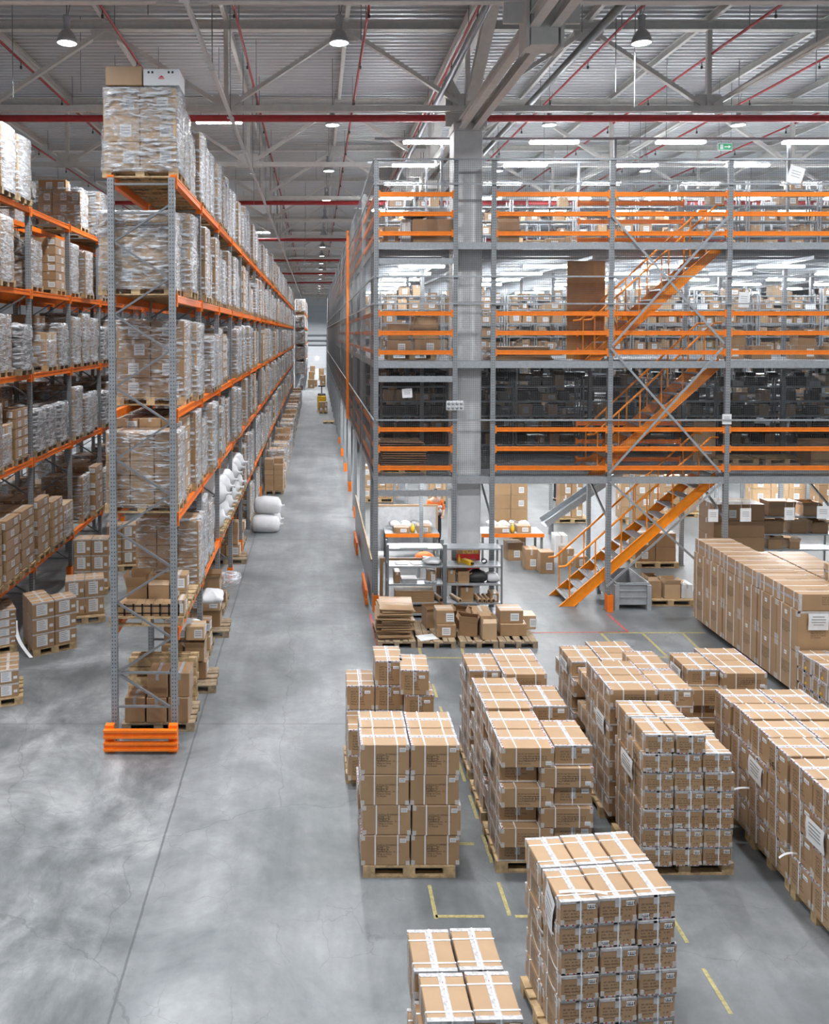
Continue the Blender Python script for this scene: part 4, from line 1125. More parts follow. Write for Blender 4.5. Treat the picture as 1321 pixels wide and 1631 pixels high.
# ------------------------------------------------------------------ stairs
def flight(x0, z0, x1, z1, n, label, y0=19.02, y1=19.84):
    t = thing('staircase', label, 'stairs', (x0, y0, z0), 0, 'flights of the orange staircase')
    X, Z, Wd = x1 - x0, z1 - z0, y1 - y0
    sl = math.atan2(Z, X); u = Vector((-math.sin(sl), 0, math.cos(sl)))
    for y in (0, Wd):
        m_ = MB(); a, b_ = Vector((0, y, .02)), Vector((X, y, Z))
        d = (b_ - a).normalized()
        pts = [Vector((-.12, y, 0)), Vector((.24, y, 0)), b_ + Vector((.0, 0, -.20)), b_ + Vector((0, 0, .07))]
        e = Vector((0, .01, 0))
        m_.add([p - e for p in pts] + [p + e for p in pts], ((0, 1, 2, 3), (7, 6, 5, 4), (0, 4, 5, 1), (1, 5, 6, 2), (2, 6, 7, 3), (3, 7, 4, 0)), 'stair_orange')
        m_.beam(pts[0] - Vector((0, .02, 0)), pts[3] - Vector((0, .02, 0)), .03, .012, 'stair_orange'); m_.beam(pts[1] - Vector((0, .02, 0)), pts[2] - Vector((0, .02, 0)), .03, .012, 'stair_orange')
        obj('stringer', m_, t)
    tm = MB(); tm.box(-.02, .27, .012, Wd - .012, -.03, -.012, 'galvanized')
    for i in range(7): tm.box(-.02 + i * .043, .008 + i * .043, .012, Wd - .012, -.012, 0, 'galvanized')
    tm = tm.mesh('tread')
    for i in range(n): obj('tread', tm, t, (X * (i + .25) / n, 0, Z * (i + 1) / n - .06))
    for y in (.0, Wd):
        m_ = MB(); p0, p1 = Vector((.05, y, .98)), Vector((X - .12, y, Z + .90))
        m_.tube([p0 + Vector((-.18, 0, -.02)), p0, p1, p1 + Vector((.18, 0, 0))], .027, 'stair_orange', 8)
        hr = obj('handrail', m_, t)
        nb = 6
        bm_ = MB(); bm_.cyl((0, 0, 0), (0, 0, .92), .018, 'stair_orange', 6); bm_ = bm_.mesh('baluster')
        for i in range(nb):
            f_ = (i + .15) / (nb - .4); f_ = min(f_, .98)
            obj('baluster', bm_, hr, (.05 + (X - .17) * f_, y, .06 + Z * f_ * .98))
    return t
flight(6.0, 0, 9.62, 3.2, 13, 'lowest orange stair flight rising from the floor')
flight(6.65, 3.2, 9.66, 5.95, 11, 'middle orange stair flight above the lowest one')
flight(6.55, 5.95, 9.68, 8.75, 11, 'topmost orange stair flight behind the wire mesh')
plain('frosted_sheet', (.8, .82, .85), .3)
MATS['frosted_sheet'].node_tree.nodes['Principled BSDF'].inputs['Alpha'].default_value = .72
# ================================================================== WHAT STANDS IN THE MEZZANINE
def cartonA(l, w, h, mat='cardboard', seed=0, labels=True, tapecol='clear_tape'):
    return plain_carton(l, w, h, mat, random.Random(seed), labels, tapecol)
def open_carton(l, w, h, mat='cardboard', flap=.12, seed=0):
    """carton with its four flaps open: [(part, mesh)] -> body mesh, flap meshes"""
    r = random.Random(seed); X, Y, t = l / 2, w / 2, .005
    b_ = MB()
    b_.box(-X, X, -Y, Y, 0, t, mat); b_.box(-X, -X + t, -Y, Y, t, h, mat); b_.box(X - t, X, -Y, Y, t, h, mat)
    b_.box(-X + t, X - t, -Y, -Y + t, t, h, mat); b_.box(-X + t, X - t, Y - t, Y, t, h, mat)
    b_.box(-X + t, X - t, -Y + t, Y - t, h * .45, h * .5, 'cardboard_dark')
    fl = []
    for (ax, sg) in (('x', 1), ('x', -1), ('y', 1), ('y', -1)):
        a = r.uniform(.5, 2.3); f = MB(); dx, dz = math.cos(a) * flap, math.sin(a) * flap * .9
        if ax == 'x': p = [Vector((sg * X, -Y, h)), Vector((sg * X, Y, h)), Vector((sg * (X + dx), Y, h + dz)), Vector((sg * (X + dx), -Y, h + dz))]
        else: p = [Vector((-X, sg * Y, h)), Vector((X, sg * Y, h)), Vector((X, sg * (Y + dx), h + dz)), Vector((-X, sg * (Y + dx), h + dz))]
        nrm = (p[1] - p[0]).cross(p[3] - p[0]).normalized() * .004
        f.add(p + [q + nrm for q in p], ((0, 1, 2, 3), (7, 6, 5, 4), (0, 4, 5, 1), (1, 5, 6, 2), (2, 6, 7, 3), (3, 7, 4, 0)), mat)
        fl.append(('flap', f.mesh('flap')))
    return b_.mesh('open_carton'), fl
def box_at(x, y, z, l, w, h, label, group=None, mat='cardboard', rz=0.0, labels=True, name='carton_box', seed=None, tapecol='clear_tape'):
    o = obj(name, cartonA(l, w, h, mat, seed if seed is not None else int(abs(x * 97 + y * 31 + z * 11)), labels, tapecol), None, (x, y, z), rz)
    return tag(o, label, 'carton', group)
def open_at(x, y, z, l, w, h, label, mat='cardboard', rz=0.0, flap=.12, seed=0):
    me, fl = open_carton(l, w, h, mat, flap, seed)
    o = obj('open_carton', me, None, (x, y, z), rz); tag(o, label, 'open carton')
    for nm, f in fl: obj(nm, f, o)
    return o

# luminaires
n_ = 0
for r_, yy in enumerate((20.3, 23.1, 25.9, 28.7, 31.5)):
    m_ = MB(); m_.box(1.5, 24, yy - .03, yy + .03, 11.50, 11.56, 'galvanized')
    for x in (3.2, 7.6, 12.0, 16.4, 20.8): m_.box(x - .03, x + .03, yy - .03, yy + .03, 8.75, 11.5, 'galvanized')
    mobj('lamp_rail', m_)
    for c_, x in enumerate((2.84, 6.05, 9.26, 12.47, 15.7, 18.9)):
        tube_lamp(x, yy, 11.42, 'bright tube lamp over the top deck, row %d back, lamp %d from left' % (r_ + 1, c_ + 1), 'tube lamps over the top deck', hang=False)
for r_, yy in enumerate((21.4, 24.0, 26.6, 29.2, 32, 35, 38.5)):
    for c_, x in enumerate((2.85, 6.2, 9.4, 12.5, 15.7, 18.9)):
        tube_lamp(x, yy, 8.37, 'tube lamp under the top deck, row %d back, lamp %d from left' % (r_ + 1, c_ + 1), 'tube lamps under the top deck', hang=False)
for r_, yy in enumerate((28.0, 33)):
    for c_, x in enumerate((9.4, 12.5, 15.7, 18.9)):
        tube_lamp(x, yy, 5.57, 'tube lamp under the middle deck, row %d back, lamp %d from left' % (r_ + 1, c_ + 1), 'tube lamps under the middle deck', hang=False)
gl = bpy.data.lights.new('tube_light', 'AREA'); gl.shape = 'RECTANGLE'; gl.size = 1.2; gl.size_y = .12; gl.energy = UNDER_DECK_W; gl.color = (1, .985, .96)
for r_, yy in enumerate((21.2, 24.6, 28.4, 32.4, 36.4, 41)):
    for c_, x in enumerate((2.6, 6.0, 9.4, 12.5, 15.7, 19.2)):
        if r_ == 0 and c_ == 2: continue
        t = tube_lamp(x, yy, 2.78, 'tube lamp under the lowest deck, row %d back, lamp %d from left' % (r_ + 1, c_ + 1), 'tube lamps under the lowest deck', hang=False)
        l = bpy.data.objects.new('tube_light', gl); COL.objects.link(l); l.parent = t; l.location = (0, 0, -.03)

# shelving
def shelving_mesh(Ln, D, h, ns, col='galvanized'):
    p = MB(); p.box(-.02, .02, -.02, .02, 0, h, col)
    s_ = MB(); s_.box(-Ln / 2, Ln / 2, -D / 2, D / 2, -.037, -.002, 'zinc_deck')
    return p.mesh('post'), s_.mesh('shelf')
SH1 = shelving_mesh(1.9, .5, 2.05, 5); SH2 = shelving_mesh(1.9, .5, 2.05, 5, 'rack_grey')
def shelving(x, y, z, label, group, proto, Ln, D, levels):
    t = thing('shelving_unit', label, 'shelving', (x, y, z), 0, group)
    for sx in (-1, 1):
        for sy in (-1, 1): obj('post', proto[0], t, (sx * (Ln / 2 - .0), sy * (D / 2 - .0), 0))
    for k in levels: obj('shelf', proto[1], t, (0, 0, k))
    return t
SMALL = [cartonA(.36, .32, .26, 'cardboard', 1), cartonA(.28, .34, .32, 'cardboard_pale', 2), cartonA(.44, .34, .22, 'cardboard', 3), cartonA(.22, .3, .2, 'cardboard_dark', 4), cartonA(.34, .3, .16, 'paper', 5, False), cartonA(.4, .34, .34, 'cardboard', 6), cartonA(.3, .3, .28, 'dark_goods', 7, False)]
LVS = [.12, .55, .98, 1.41, 1.84]
FARS = MB()
def put_row(tier, y, z, x0, nu, proto, seed, nm, individual, density, dark=0.0):
    r = random.Random(seed); far = FARS; cnt = 0
    for u in range(nu):
        x = x0 + u * 1.98
        shelving(x, y, z, 'open steel shelving unit, %s, unit %d from left' % (nm, u + 1), 'shelving on the ' + tier, proto, 1.9, .5, LVS)
        for li, k in enumerate(LVS):
            xx = x - .88; bi = 0
            while xx < x + .62:
                me = r.choices(SMALL, (3, 3, 3, 2, 1.2, 2, 8 * dark))[0]
                wd = max(v.co.x for v in me.vertices) * 2
                if r.random() < density and xx + wd < x + .9:
                    if individual:
                        bi += 1; cnt += 1
                        tag(obj('small_carton', me, None, (xx + wd / 2, y + r.uniform(-.05, .05), z + k), r.uniform(-.1, .1) * 0), 'small carton on %s, unit %d, shelf %d, box %d from left' % (nm, u + 1, li + 1, bi), 'carton', 'small cartons on the ' + tier)
                    else:
                        b0 = len(far.v); ks = [far.mi(m_.name) for m_ in me.materials]; M = Matrix.Translation((xx + wd / 2, y + r.uniform(-.05, .05), z + k))
                        far.v.extend([tuple(M @ v.co) for v in me.vertices])
                        for p in me.polygons: far.f.append(tuple(q + b0 for q in p.vertices)); far.m.append(ks[p.material_index]); far.sm.append(False)
                xx += wd + r.uniform(.02, .12)
    return cnt
put_row('middle tier', 25.2, 5.951, 3.0, 8, SH1, 21, 'front middle-tier row', True, .62)
put_row('middle tier', 28.6, 5.951, 2.9, 10, SH1, 22, 'second middle-tier row', False, .8)
put_row('middle tier', 32.6, 5.951, 2.9, 12, SH1, 23, 'third middle-tier row', False, .85)
put_row('top tier', 22.4, 8.751, 11.0, 5, SH1, 24, 'front top-tier row', True, .4)
put_row('top tier', 25.4, 8.751, 3.2, 10, SH1, 25, 'second top-tier row', False, .45)
put_row('top tier', 29.4, 8.751, 3.2, 12, SH1, 26, 'third top-tier row', False, .6)
put_row('dark tier', 23.6, 3.201, 2.9, 7, SH2, 27, 'front dark-tier row', False, .8, 2)
put_row('dark tier', 26.4, 3.201, 2.9, 12, SH2, 28, 'second dark-tier row', False, .85, 2)
put_row('dark tier', 31.0, 3.201, 2.9, 13, SH2, 29, 'third dark-tier row', False, .9, 2)
obj('small_carton', FARS, None, kind='stuff')['label'] = 'small cartons on the far shelves of the mezzanine'
# near-black sheet closing the back of the dark tier
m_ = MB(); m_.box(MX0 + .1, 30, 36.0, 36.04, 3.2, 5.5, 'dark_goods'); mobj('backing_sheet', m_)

# tall brown plywood sheet standing behind the mesh
p, q = at_y(903, 560, 20.25), at_y(966, 405, 20.25)
m_ = MB(); m_.box(p.x, q.x - .02, 0, .03, 0, min(q.z, 8.44) - 5.951, 'plywood')
tag(obj('plywood_sheet', m_, None, (0, 20.25, 5.951)), 'tall brown plywood sheet standing on the middle deck', 'board')
# goods just behind the mesh of the narrow left bay
G = 'goods in the narrow left bay of the mezzanine'
pallet(2.35, 19.75, 5.951, 0, 'wooden pallet under the cartons in the narrow bay, middle deck', G)
box_at(2.05, 19.55, 6.10, .55, .42, .32, 'brown carton with a white label, lower left in the middle-deck bay', G); box_at(2.72, 19.6, 6.10, .6, .5, .36, 'brown carton, lower right in the middle-deck bay', G)
open_at(2.05, 19.85, 6.43, .5, .4, .3, 'open brown carton on top at left in the middle-deck bay', seed=3); open_at(2.70, 19.7, 6.47, .62, .46, .34, 'open brown carton with a raised flap in the middle-deck bay', seed=5, flap=.25)
box_at(1.82, 19.4, 8.751, .36, .35, .42, 'small brown carton with a round dark mark on the top deck at left', G, 'cardboard'); box_at(2.2, 19.5, 8.751, .22, .35, .62, 'white carton between two brown ones on the top deck', G, 'paper', labels=False)
box_at(2.82, 19.45, 8.751, .96, .5, .60, 'wide brown carton on the top deck at left', G, 'cardboard_dark', labels=False)
box_at(2.95, 19.45, 9.355, .46, .4, .26, 'pale wrapped carton lying on the wide brown carton', G, 'plastic_grey', labels=False)
m_ = MB(); shell(m_, .26, .18, 0, .2, 5, 'black', .05, .15, 22, 4); tag(obj('black_bag', m_, None, (2.42, 19.42, 9.375)), 'black bag lying on the wide brown carton', 'bag')
r = random.Random(4)
for k in range(12):
    m_ = MB(); m_.box(-.5 - r.uniform(0, .08), .5 + r.uniform(0, .1), -.38, .38, 0, .02, 'cardboard_dark')
    tag(obj('cardboard_sheet', m_, None, (2.1 + r.uniform(-.08, .08), 19.6, 3.34 + k * .055), (0, r.uniform(-.012, .012), r.uniform(-.06, .06))), 'flattened dark carton in the narrow bay stack, %s from the bottom' % ORD[k], 'cardboard', 'flattened cartons on the lowest deck')
pallet(2.1, 19.65, 3.201, 0, 'wooden pallet under the flattened cartons on the lowest deck', G)
# right of the column
open_at(4.65, 19.4, 8.751, .5, .45, .52, 'large brown carton with open flaps beside the column on the top deck', seed=9, flap=.2)
for k, (x, w) in enumerate(((5.6, .42), (6.1, .38), (6.55, .3))): box_at(x, 20.6, 8.751, w, .36, .24 + .04 * k, 'pale small carton, %s from the column on the top deck' % ORD[k], None, 'cardboard_pale')
r = random.Random(8)
for k in range(9):
    m_ = MB(); m_.box(-.75, .75, -.42, .42, 0, .03, 'cardboard')
    tag(obj('cardboard_sheet', m_, None, (5.1 + r.uniform(-.15, .15), 19.7, 5.955 + k * .036), (0, 0, r.uniform(-.12, .12))), 'flattened carton in the pile beside the plywood, %s from the bottom' % ORD[k], 'cardboard', 'flattened cartons on the middle deck')
for k, x in enumerate((10.6, 11.3, 12.4, 13.1)):
    box_at(x, 20.3, 5.951, .5, .4, .34, 'brown carton on the middle deck right of the stairs, %s from the stairs' % ORD[k]); 
    if k % 2 == 0: open_at(x + .05, 20.3, 6.30, .46, .38, .26, 'open carton on the %s carton right of the stairs, middle deck' % ORD[k], seed=k)
for k, x in enumerate((10.9, 12.2)): pallet(x, 20.9, 3.201, .1 * k, 'empty wooden pallet on the lowest deck, %s right of the stairs' % ORD[k], 'empty pallets on the lowest deck')
box_at(10.35, 21.3, 3.201, .6, .5, 1.05, 'tall pale carton on the lowest deck right of the stairs', None, 'cardboard_pale'); open_at(13.0, 20.4, 3.201, .8, .6, .55, 'open brown carton at the right end of the lowest deck', seed=12)
# white paper sheets hung on the front
for k, (px, py, w, h, nm) in enumerate(((650, 627, .24, .22, 'on the mesh of the narrow bay'), (1138, 822, .24, .30, 'left of the right-hand post'), (1190, 821, .26, .32, 'right of the right-hand post'), (1260, 819, .24, .30, 'before the steel shelving'), (1314, 817, .3, .3, 'at the right picture edge'), (1191, 477, .26, .36, 'beside the plywood level at right'), (1274, 277, .36, .42, 'tilted high over the top deck'), (1160, 668, .22, .24, 'on the guard beam of the lowest deck'))):
    p = at_y(px, py, MY - .11); m_ = MB(); m_.box(-w / 2, w / 2, -.002, .002, -h / 2, h / 2, 'paper')
    for i in range(3): m_.box(-w * .3, w * .3, -.0035, -.002, h * (.2 - .15 * i), h * (.2 - .15 * i) + .012, 'pale_ink')
    if k in (1, 2, 3, 4):
        for sx in (-.4, .4): m_.cyl((w * sx, 0, h / 2), (w * sx, 0, DECKS[0] - .172 - p.z), .003, 'strap', 4)
    p.y = MY + .039 if k in (0, 5, 6) else MY - .06
    tag(obj('paper_sheet', m_, None, p, (0, (.3 if k == 6 else 0 if k in (1, 2, 3, 4) else .06 * (k % 3 - 1)), 0)), 'white paper sheet hung %s' % nm, 'paper', 'paper sheets hung along the mezzanine')

# ------------------------------------------------------------------ ground floor under the decks
def stack_of(x, y, nx, ny, nz, l, w, h, ds, mat='cardboard', z0=.146, skip=0.0, seed=1, straps=True):
    r = random.Random(seed); me = [cartonA(l - .012, w - .012, h - .005, mat, seed + i, True, 'strap' if straps else 'clear_tape') for i in range(2)]
    pallet(x + nx * l / 2, y + ny * w / 2, 0, 0, 'wooden pallet under the ' + ds, 'pallets under the background stacks')
    for k in range(nz):
        for i in range(nx):
            for j in range(ny):
                if k == nz - 1 and r.random() < skip: continue
                tag(obj('kraft_carton', r.choice(me), None, (x + (i + .5) * l, y + (j + .5) * w, z0 + k * h)), 'brown carton of the %s, layer %d, column %d' % (ds, k + 1, i + 1), 'carton', 'cartons of the ' + ds)
stack_of(6.1, 27.0, 2, 1, 4, .58, .5, .46, 'tall stack behind the packing table', seed=2)
stack_of(8.55, 27.6, 2, 1, 4, .40, .5, .40, 'narrow stack beside the chute', seed=3)
stack_of(10.6, 27.4, 3, 1, 4, .5, .5, .42, 'stack behind the stairs', seed=4)
stack_of(12.3, 28.4, 3, 1, 3, .55, .55, .45, 'stack right of the stairs', 'cardboard_pale', seed=5)
stack_of(14.6, 26.35, 3, 1, 4, .6, .5, .42, 'stack behind the steel shelving', 'cardboard_pale', seed=6)
stack_of(17.2, 27.0, 3, 1, 4, .6, .5, .42, 'stack at the far right', seed=7)
stack_of(4.4, 30.5, 3, 1, 4, .5, .5, .42, 'pale stack far behind the column', 'cardboard_pale', seed=8)
stack_of(1.75, 31.0, 3, 1, 3, .5, .5, .42, 'stack far behind the screen', 'cardboard_pale', seed=9)
stack_of(9.05, 22.3, 2, 1, 2, .58, .5, .40, 'low stack under the stairs', 'cardboard_dark', seed=10)
stack_of(10.10, 20.0, 1, 1, 5, 1.3, .8, .425, 'wide tower behind the carton wall', 'cardboard_dark', seed=11)
for k, yy in enumerate((30.5, 34.0, 38.0)): stack_of(12.8 + k * 1.4, yy, 3, 1, 4, .55, .5, .45, '%s distant stack at right' % ORD[k], seed=12 + k)
# cartons on the floor before the table
for k, (px, py, l, w, h, rz) in enumerate(((815, 893, .46, .42, .52, .1), (842, 908, .36, .40, .58, -.05), (866, 914, .38, .36, .60, 0), (822, 878, .4, .4, .45, 0), (889, 897, .36, .4, .80, 0), (899, 902, .34, .36, .50, .05), (921, 905, .36, .34, .32, .1))):
    p = at_z(px, py); box_at(p.x + .1, p.y + w / 2, 0, l, w, h, 'brown carton on the floor by the packing table, %s from the left' % ORD[k], 'cartons on the floor by the packing table', 'cardboard' if k != 4 else 'paper', rz, k != 4)
def packing_table(x0, x1, y, lab):
    t = thing('packing_table', lab, 'table', ((x0 + x1) / 2, y, 0), 0, 'packing tables under the mezzanine'); Ln = x1 - x0
    m_ = MB(); m_.box(-Ln / 2, Ln / 2, 0, .8, .83, .86, 'zinc_deck'); obj('table_top', m_, t)
    m_ = MB(); m_.box(-Ln / 2, Ln / 2, -.03, 0, .76, .865, 'rail_orange'); obj('front_rail', m_, t)
    for sx in (-1, 1):
        for yy in (.06, .74):
            m_ = MB(); m_.box(sx * (Ln / 2 - .05) - .03, sx * (Ln / 2 - .05) + .03, yy - .03, yy + .03, 0, .83, 'rack_grey'); obj('leg', m_, t)
for (x0, x1, w) in ((4.75, 6.55, 'right of the column'), (2.0, 3.55, 'left of the column')):
    packing_table(x0, x1, 22.6, 'packing table with orange edge ' + w)
    c = (x0 + x1) / 2; gp = 'things on the packing table ' + w
    box_at(c - .3, 22.8, .861, .45, .3, .16, 'reddish low carton on the table ' + w, gp, 'cardboard_dark'); box_at(c + .35, 22.85, .861, .4, .34, .2, 'brown carton on the table ' + w, gp)
    m_ = MB(); m_.lathe([(0, 0), (.06, 0), (.06, .16), (.03, .2), (.03, .25), (0, .25)], 'yellow', 12); tag(obj('yellow_bottle', m_, None, (c + .02, 22.72, .861)), 'yellow bottle on the table ' + w, 'bottle')
    for q in range(4):
        m_ = MB(); shell(m_, .11, .11, .02, .22, 30 + q, 'white_bag' if q != 2 else 'stretch_film', .06, .14, 20, 4); tag(obj('plastic_bag', m_, None, (c - .45 + q * .31, 23.2 - .03 * (q % 2), .872)), 'crumpled white plastic bag on the table %s, %s from left' % (w, ORD[q]), 'bag', gp)
# chute
p, q = at_y(866, 836, 23.9), at_y(1008, 738, 23.9)
m_ = MB(); d = (q - p)
for (dy, dz, w, h) in ((0, 0, .55, .02), (-.27, .08, .02, .18), (.27, .08, .02, .18)): m_.beam(p + Vector((0, dy, dz)), q + Vector((0, dy, dz)), w, h, 'galvanized')
ch = tag(obj('chute', m_), 'grey steel chute slanting down from the lowest deck', 'chute')
m_ = MB(); m_.box(p.x + .2, p.x + .25, 23.7, 23.75, 0, p.z + .1, 'rack_grey'); obj('leg', m_, ch)
# grey steel storage bin under the stairs
t = thing('storage_bin', 'grey steel storage bin under the lowest stair flight', 'bin', (7.57, 19.38, 0))
m_ = MB(); X, Y = .385, .60
m_.box(-X, X, -Y, Y, .12, .14, 'plastic_grey')
for (a, b2, c, d2) in ((-X, -X + .015, -Y, Y), (X - .015, X, -Y, Y), (-X, X, -Y, -Y + .015), (-X, X, Y - .015, Y)): m_.box(a, b2, c, d2, .14, .62, 'plastic_grey')
for z in (.3, .46): m_.box(-X, X, -Y - .012, -Y, z - .012, z + .012, 'plastic_grey')
obj('bin_body', m_, t)
m_ = MB(); m_.box(-X - .02, X + .02, -Y - .025, -Y + .01, .6, .65, 'plastic_grey'); m_.box(-X - .02, X + .02, Y - .01, Y + .02, .6, .65, 'plastic_grey'); m_.box(-X - .02, -X + .01, -Y, Y, .6, .65, 'plastic_grey'); m_.box(X - .01, X + .02, -Y, Y, .6, .65, 'plastic_grey'); obj('rim', m_, t)
for sx in (-1, 1):
    for sy in (-1, 1):
        m_ = MB(); m_.box(sx * X - .05, sx * X + .05, sy * Y - .05, sy * Y + .05, 0, .6, 'plastic_grey'); obj('leg', m_, t)
# open cartons on a pallet under the stairs
pallet(8.6, 19.42, 0, 0, 'wooden pallet with open cartons under the stairs', 'pallets under the stairs')
open_at(8.25, 19.35, .146, .34, .4, .42, 'open brown carton on the pallet under the stairs, left', seed=20); open_at(8.68, 19.3, .146, .38, .36, .36, 'open pale carton on the pallet under the stairs, middle', 'cardboard_pale', seed=21)
b_ = box_at(9.05, 19.35, .146, .28, .4, .34, 'white carton with red band on the pallet under the stairs', None, 'paper', labels=False)
# steel shelving right of the carton tower
shelving(12.45, 20.5, 0, 'steel shelving with open cartons behind the carton wall', None, SH2, 1.9, .5, [.25, 1.05, 1.45, 1.9])
for k, (x, z, l, h) in enumerate(((11.85, 1.05, .36, .3), (12.35, 1.05, .26, .24), (11.8, 1.45, .5, .34), (12.45, 1.45, .4, .34), (13.0, 1.45, .4, .3), (12.0, 1.9, .7, .36), (12.8, 1.9, .5, .32))):
    open_at(x, 20.5, z, l, .4, h - .06, 'open carton on the steel shelving behind the carton wall, %s counted from below' % ORD[k], 'cardboard', 0, .1, 40 + k)

# ------------------------------------------------------------------ grey shelving and pallets before the column
SHF = shelving_mesh(1.29, .46, 1.72, 5, 'rack_grey')
FL = [.10, .36, .80, 1.22, 1.63]
shelving(2.32, 18.44, 0, 'left unit of the grey steel shelving before the column', 'grey shelving before the column', SHF, 1.29, .46, FL)
shelving(3.66, 18.44, 0, 'right unit of the grey steel shelving before the column', 'grey shelving before the column', SHF, 1.29, .46, FL)
GS = 'things on the grey shelving'
m_ = MB(); 
for k in range(6): m_.box(-.45, .45, -.18, .18, k * .045, k * .045 + .04, 'cardboard')
tag(obj('kraft_paper_bundle', m_, None, (2.3, 18.42, .36)), 'strapped bundle of flat brown cartons on the left shelving', 'cardboard bundle')
m_ = MB()
for k in range(4): m_.box(-.42, .42, -.18, .18, k * .04, k * .04 + .035, 'cardboard_dark')
tag(obj('kraft_paper_bundle', m_, None, (2.45, 18.44, .10)), 'dark bundle of flat cartons on the lowest left shelf', 'cardboard bundle')
def roll(x, y, z, r_, Ln, ang, label, mat='cardboard', hole=True):
    m_ = MB(); m_.cyl((0, -Ln / 2, 0), (0, Ln / 2, 0), r_, mat, 14)
    if hole: m_.cyl((0, -Ln / 2 - .002, 0), (0, -Ln / 2 + .01, 0), r_ * .6, 'black', 12)
    tag(obj('cardboard_tube', m_, None, (x, y, z + r_), (0, 0, ang)), label, 'tube', GS)
roll(2.86, 18.42, .36, .06, .4, .25, 'dark tube at the right end of the left shelving', 'cardboard_dark')
roll(3.28, 18.42, .36, .05, .42, .35, 'pale tube at the left end of the right shelving', 'cardboard_pale')
for k in range(4): roll(3.78 + .105 * k, 18.42, .36 + .0, .048, .42, .12, 'brown cardboard tube beside the low carton, %s from the left' % ORD[k])
box_at(3.52, 18.44, .36, .3, .34, .34, 'open-topped brown carton in the middle of the right shelving', GS, labels=False); box_at(4.16, 18.42, .36, .2, .3, .2, 'small brown carton at the right end of the shelving', GS)
box_at(1.9, 18.44, .80, .14, .3, .26, 'narrow brown carton at the left of the third shelf', GS, 'cardboard_dark', labels=False); box_at(2.18, 18.42, .80, .36, .3, .1, 'grey cartridge tray on the third shelf', GS, 'plastic_grey', labels=False); box_at(2.7, 18.44, .80, .2, .28, .26, 'dark brown carton on the third shelf beside the divider', GS, 'cardboard_dark')
for k in range(3):
    m_ = MB(); m_.lathe([(0, 0), (.05, 0), (.05, .05), (.03, .05), (.03, .0)], 'plastic_grey', 14); tag(obj('tape_roll', m_, None, (2.58 + .09 * k, 18.28 , .80)), 'grey tape roll on the third shelf, %s from the left' % ORD[k], 'tape roll', GS)
box_at(3.16, 18.44, .80, .18, .3, .3, 'upright carton at the left of the right third shelf', GS, labels=False); open_at(3.44, 18.40, .80, .26, .26, .2, 'small open carton on the right third shelf', seed=31, flap=.08)
m_ = MB(); shell(m_, .20, .16, 0, .26, 51, 'black', .05, .15, 22, 5); tag(obj('black_bag', m_, None, (3.78, 18.44, .80)), 'black plastic bag on the right third shelf', 'bag')
m_ = MB(); shell(m_, .11, .14, 0, .2, 52, 'white_bag', .05, .1, 20, 5); tag(obj('plastic_bag', m_, None, (4.14, 18.44, .80)), 'grey-white plastic bag at the right end of the third shelf', 'bag')
m_ = MB(); shell(m_, .16, .13, 0, .14, 53, 'white_bag', .06, .1, 20, 4); tag(obj('plastic_bag', m_, None, (2.72, 18.42, 1.22)), 'crumpled film on the second shelf beside the divider', 'bag')
m_ = MB(); m_.box(-.06, .06, -.15, .15, 0, .09, 'yellow'); m_.cyl((0, -.15, .05), (0, -.2, .05), .03, 'black', 8); tag(obj('tape_gun', m_, None, (3.55, 18.4, 1.22), .5), 'yellow hand tool on the upper right shelf', 'tool')
m_ = MB(); m_.lathe([(0, 0), (.035, 0), (.035, .12), (.015, .16), (.015, .2), (0, .2)], 'yellow', 10); tag(obj('spray_bottle', m_, None, (3.36, 18.44, 1.22)), 'yellow bottle on the upper right shelf', 'bottle')
for k, (x, w) in enumerate(((2.0, .3), (2.4, .34))):
    m_ = MB(); m_.box(-w / 2, w / 2, -.12, .12, 0, .012, 'paper'); tag(obj('paper_pad', m_, None, (x, 18.42, 1.22), .2 * k), 'white papers on the upper left shelf, %s from the left' % ORD[k], 'paper', GS)
m_ = MB()
for k in range(3): m_.tube([Vector((.06 * math.cos(a), .03 * k, .05 * math.sin(a) + .05)) for a in [i * .5 for i in range(13)]], .008, 'black', 5)
tag(obj('cable_coil', m_, None, (3.95, 18.42, 1.22)), 'coil of black cable on the upper right shelf', 'cable')
m_ = MB(); m_.box(-.55, .1, -.2, .2, 0, .012, 'paper'); tag(obj('paper_pad', m_, None, (2.5, 18.44, 1.63)), 'pale sheet lying on top of the left shelving', 'paper', GS)
# clear screen in a brown frame behind the shelving
t = thing('screen_panel', 'clear plastic screen in a brown frame behind the grey shelving', 'screen', (2.1, 19.02, 0))
m_ = MB()
for (a, b2, z0, z1) in ((-.55, .9, 1.10, 1.18), (-.55, .9, .08, .16), (-.55, -.47, .0, 1.1), (.82, .9, .0, 1.1)): m_.box(a, b2, -.02, .02, z0, z1, 'cardboard_dark')
obj('frame', m_, t); m_ = MB(); m_.box(-.47, .82, -.004, .004, .16, 1.1, 'clear_sheet'); obj('pane', m_, t)
t = thing('screen_panel', 'frosted plastic screen standing behind the left packing table', 'screen', (2.8, 23.55, 0))
m_ = MB(); m_.box(-1.1, .85, -.02, .02, 1.44, 1.50, 'cardboard_pale'); m_.box(-1.1, -1.04, -.02, .02, 0, 1.44, 'cardboard_pale'); m_.box(.79, .85, -.02, .02, 0, 1.44, 'cardboard_pale'); obj('frame', m_, t)
m_ = MB(); m_.box(-1.04, .79, -.004, .004, .1, 1.44, 'frosted_sheet'); obj('pane', m_, t)
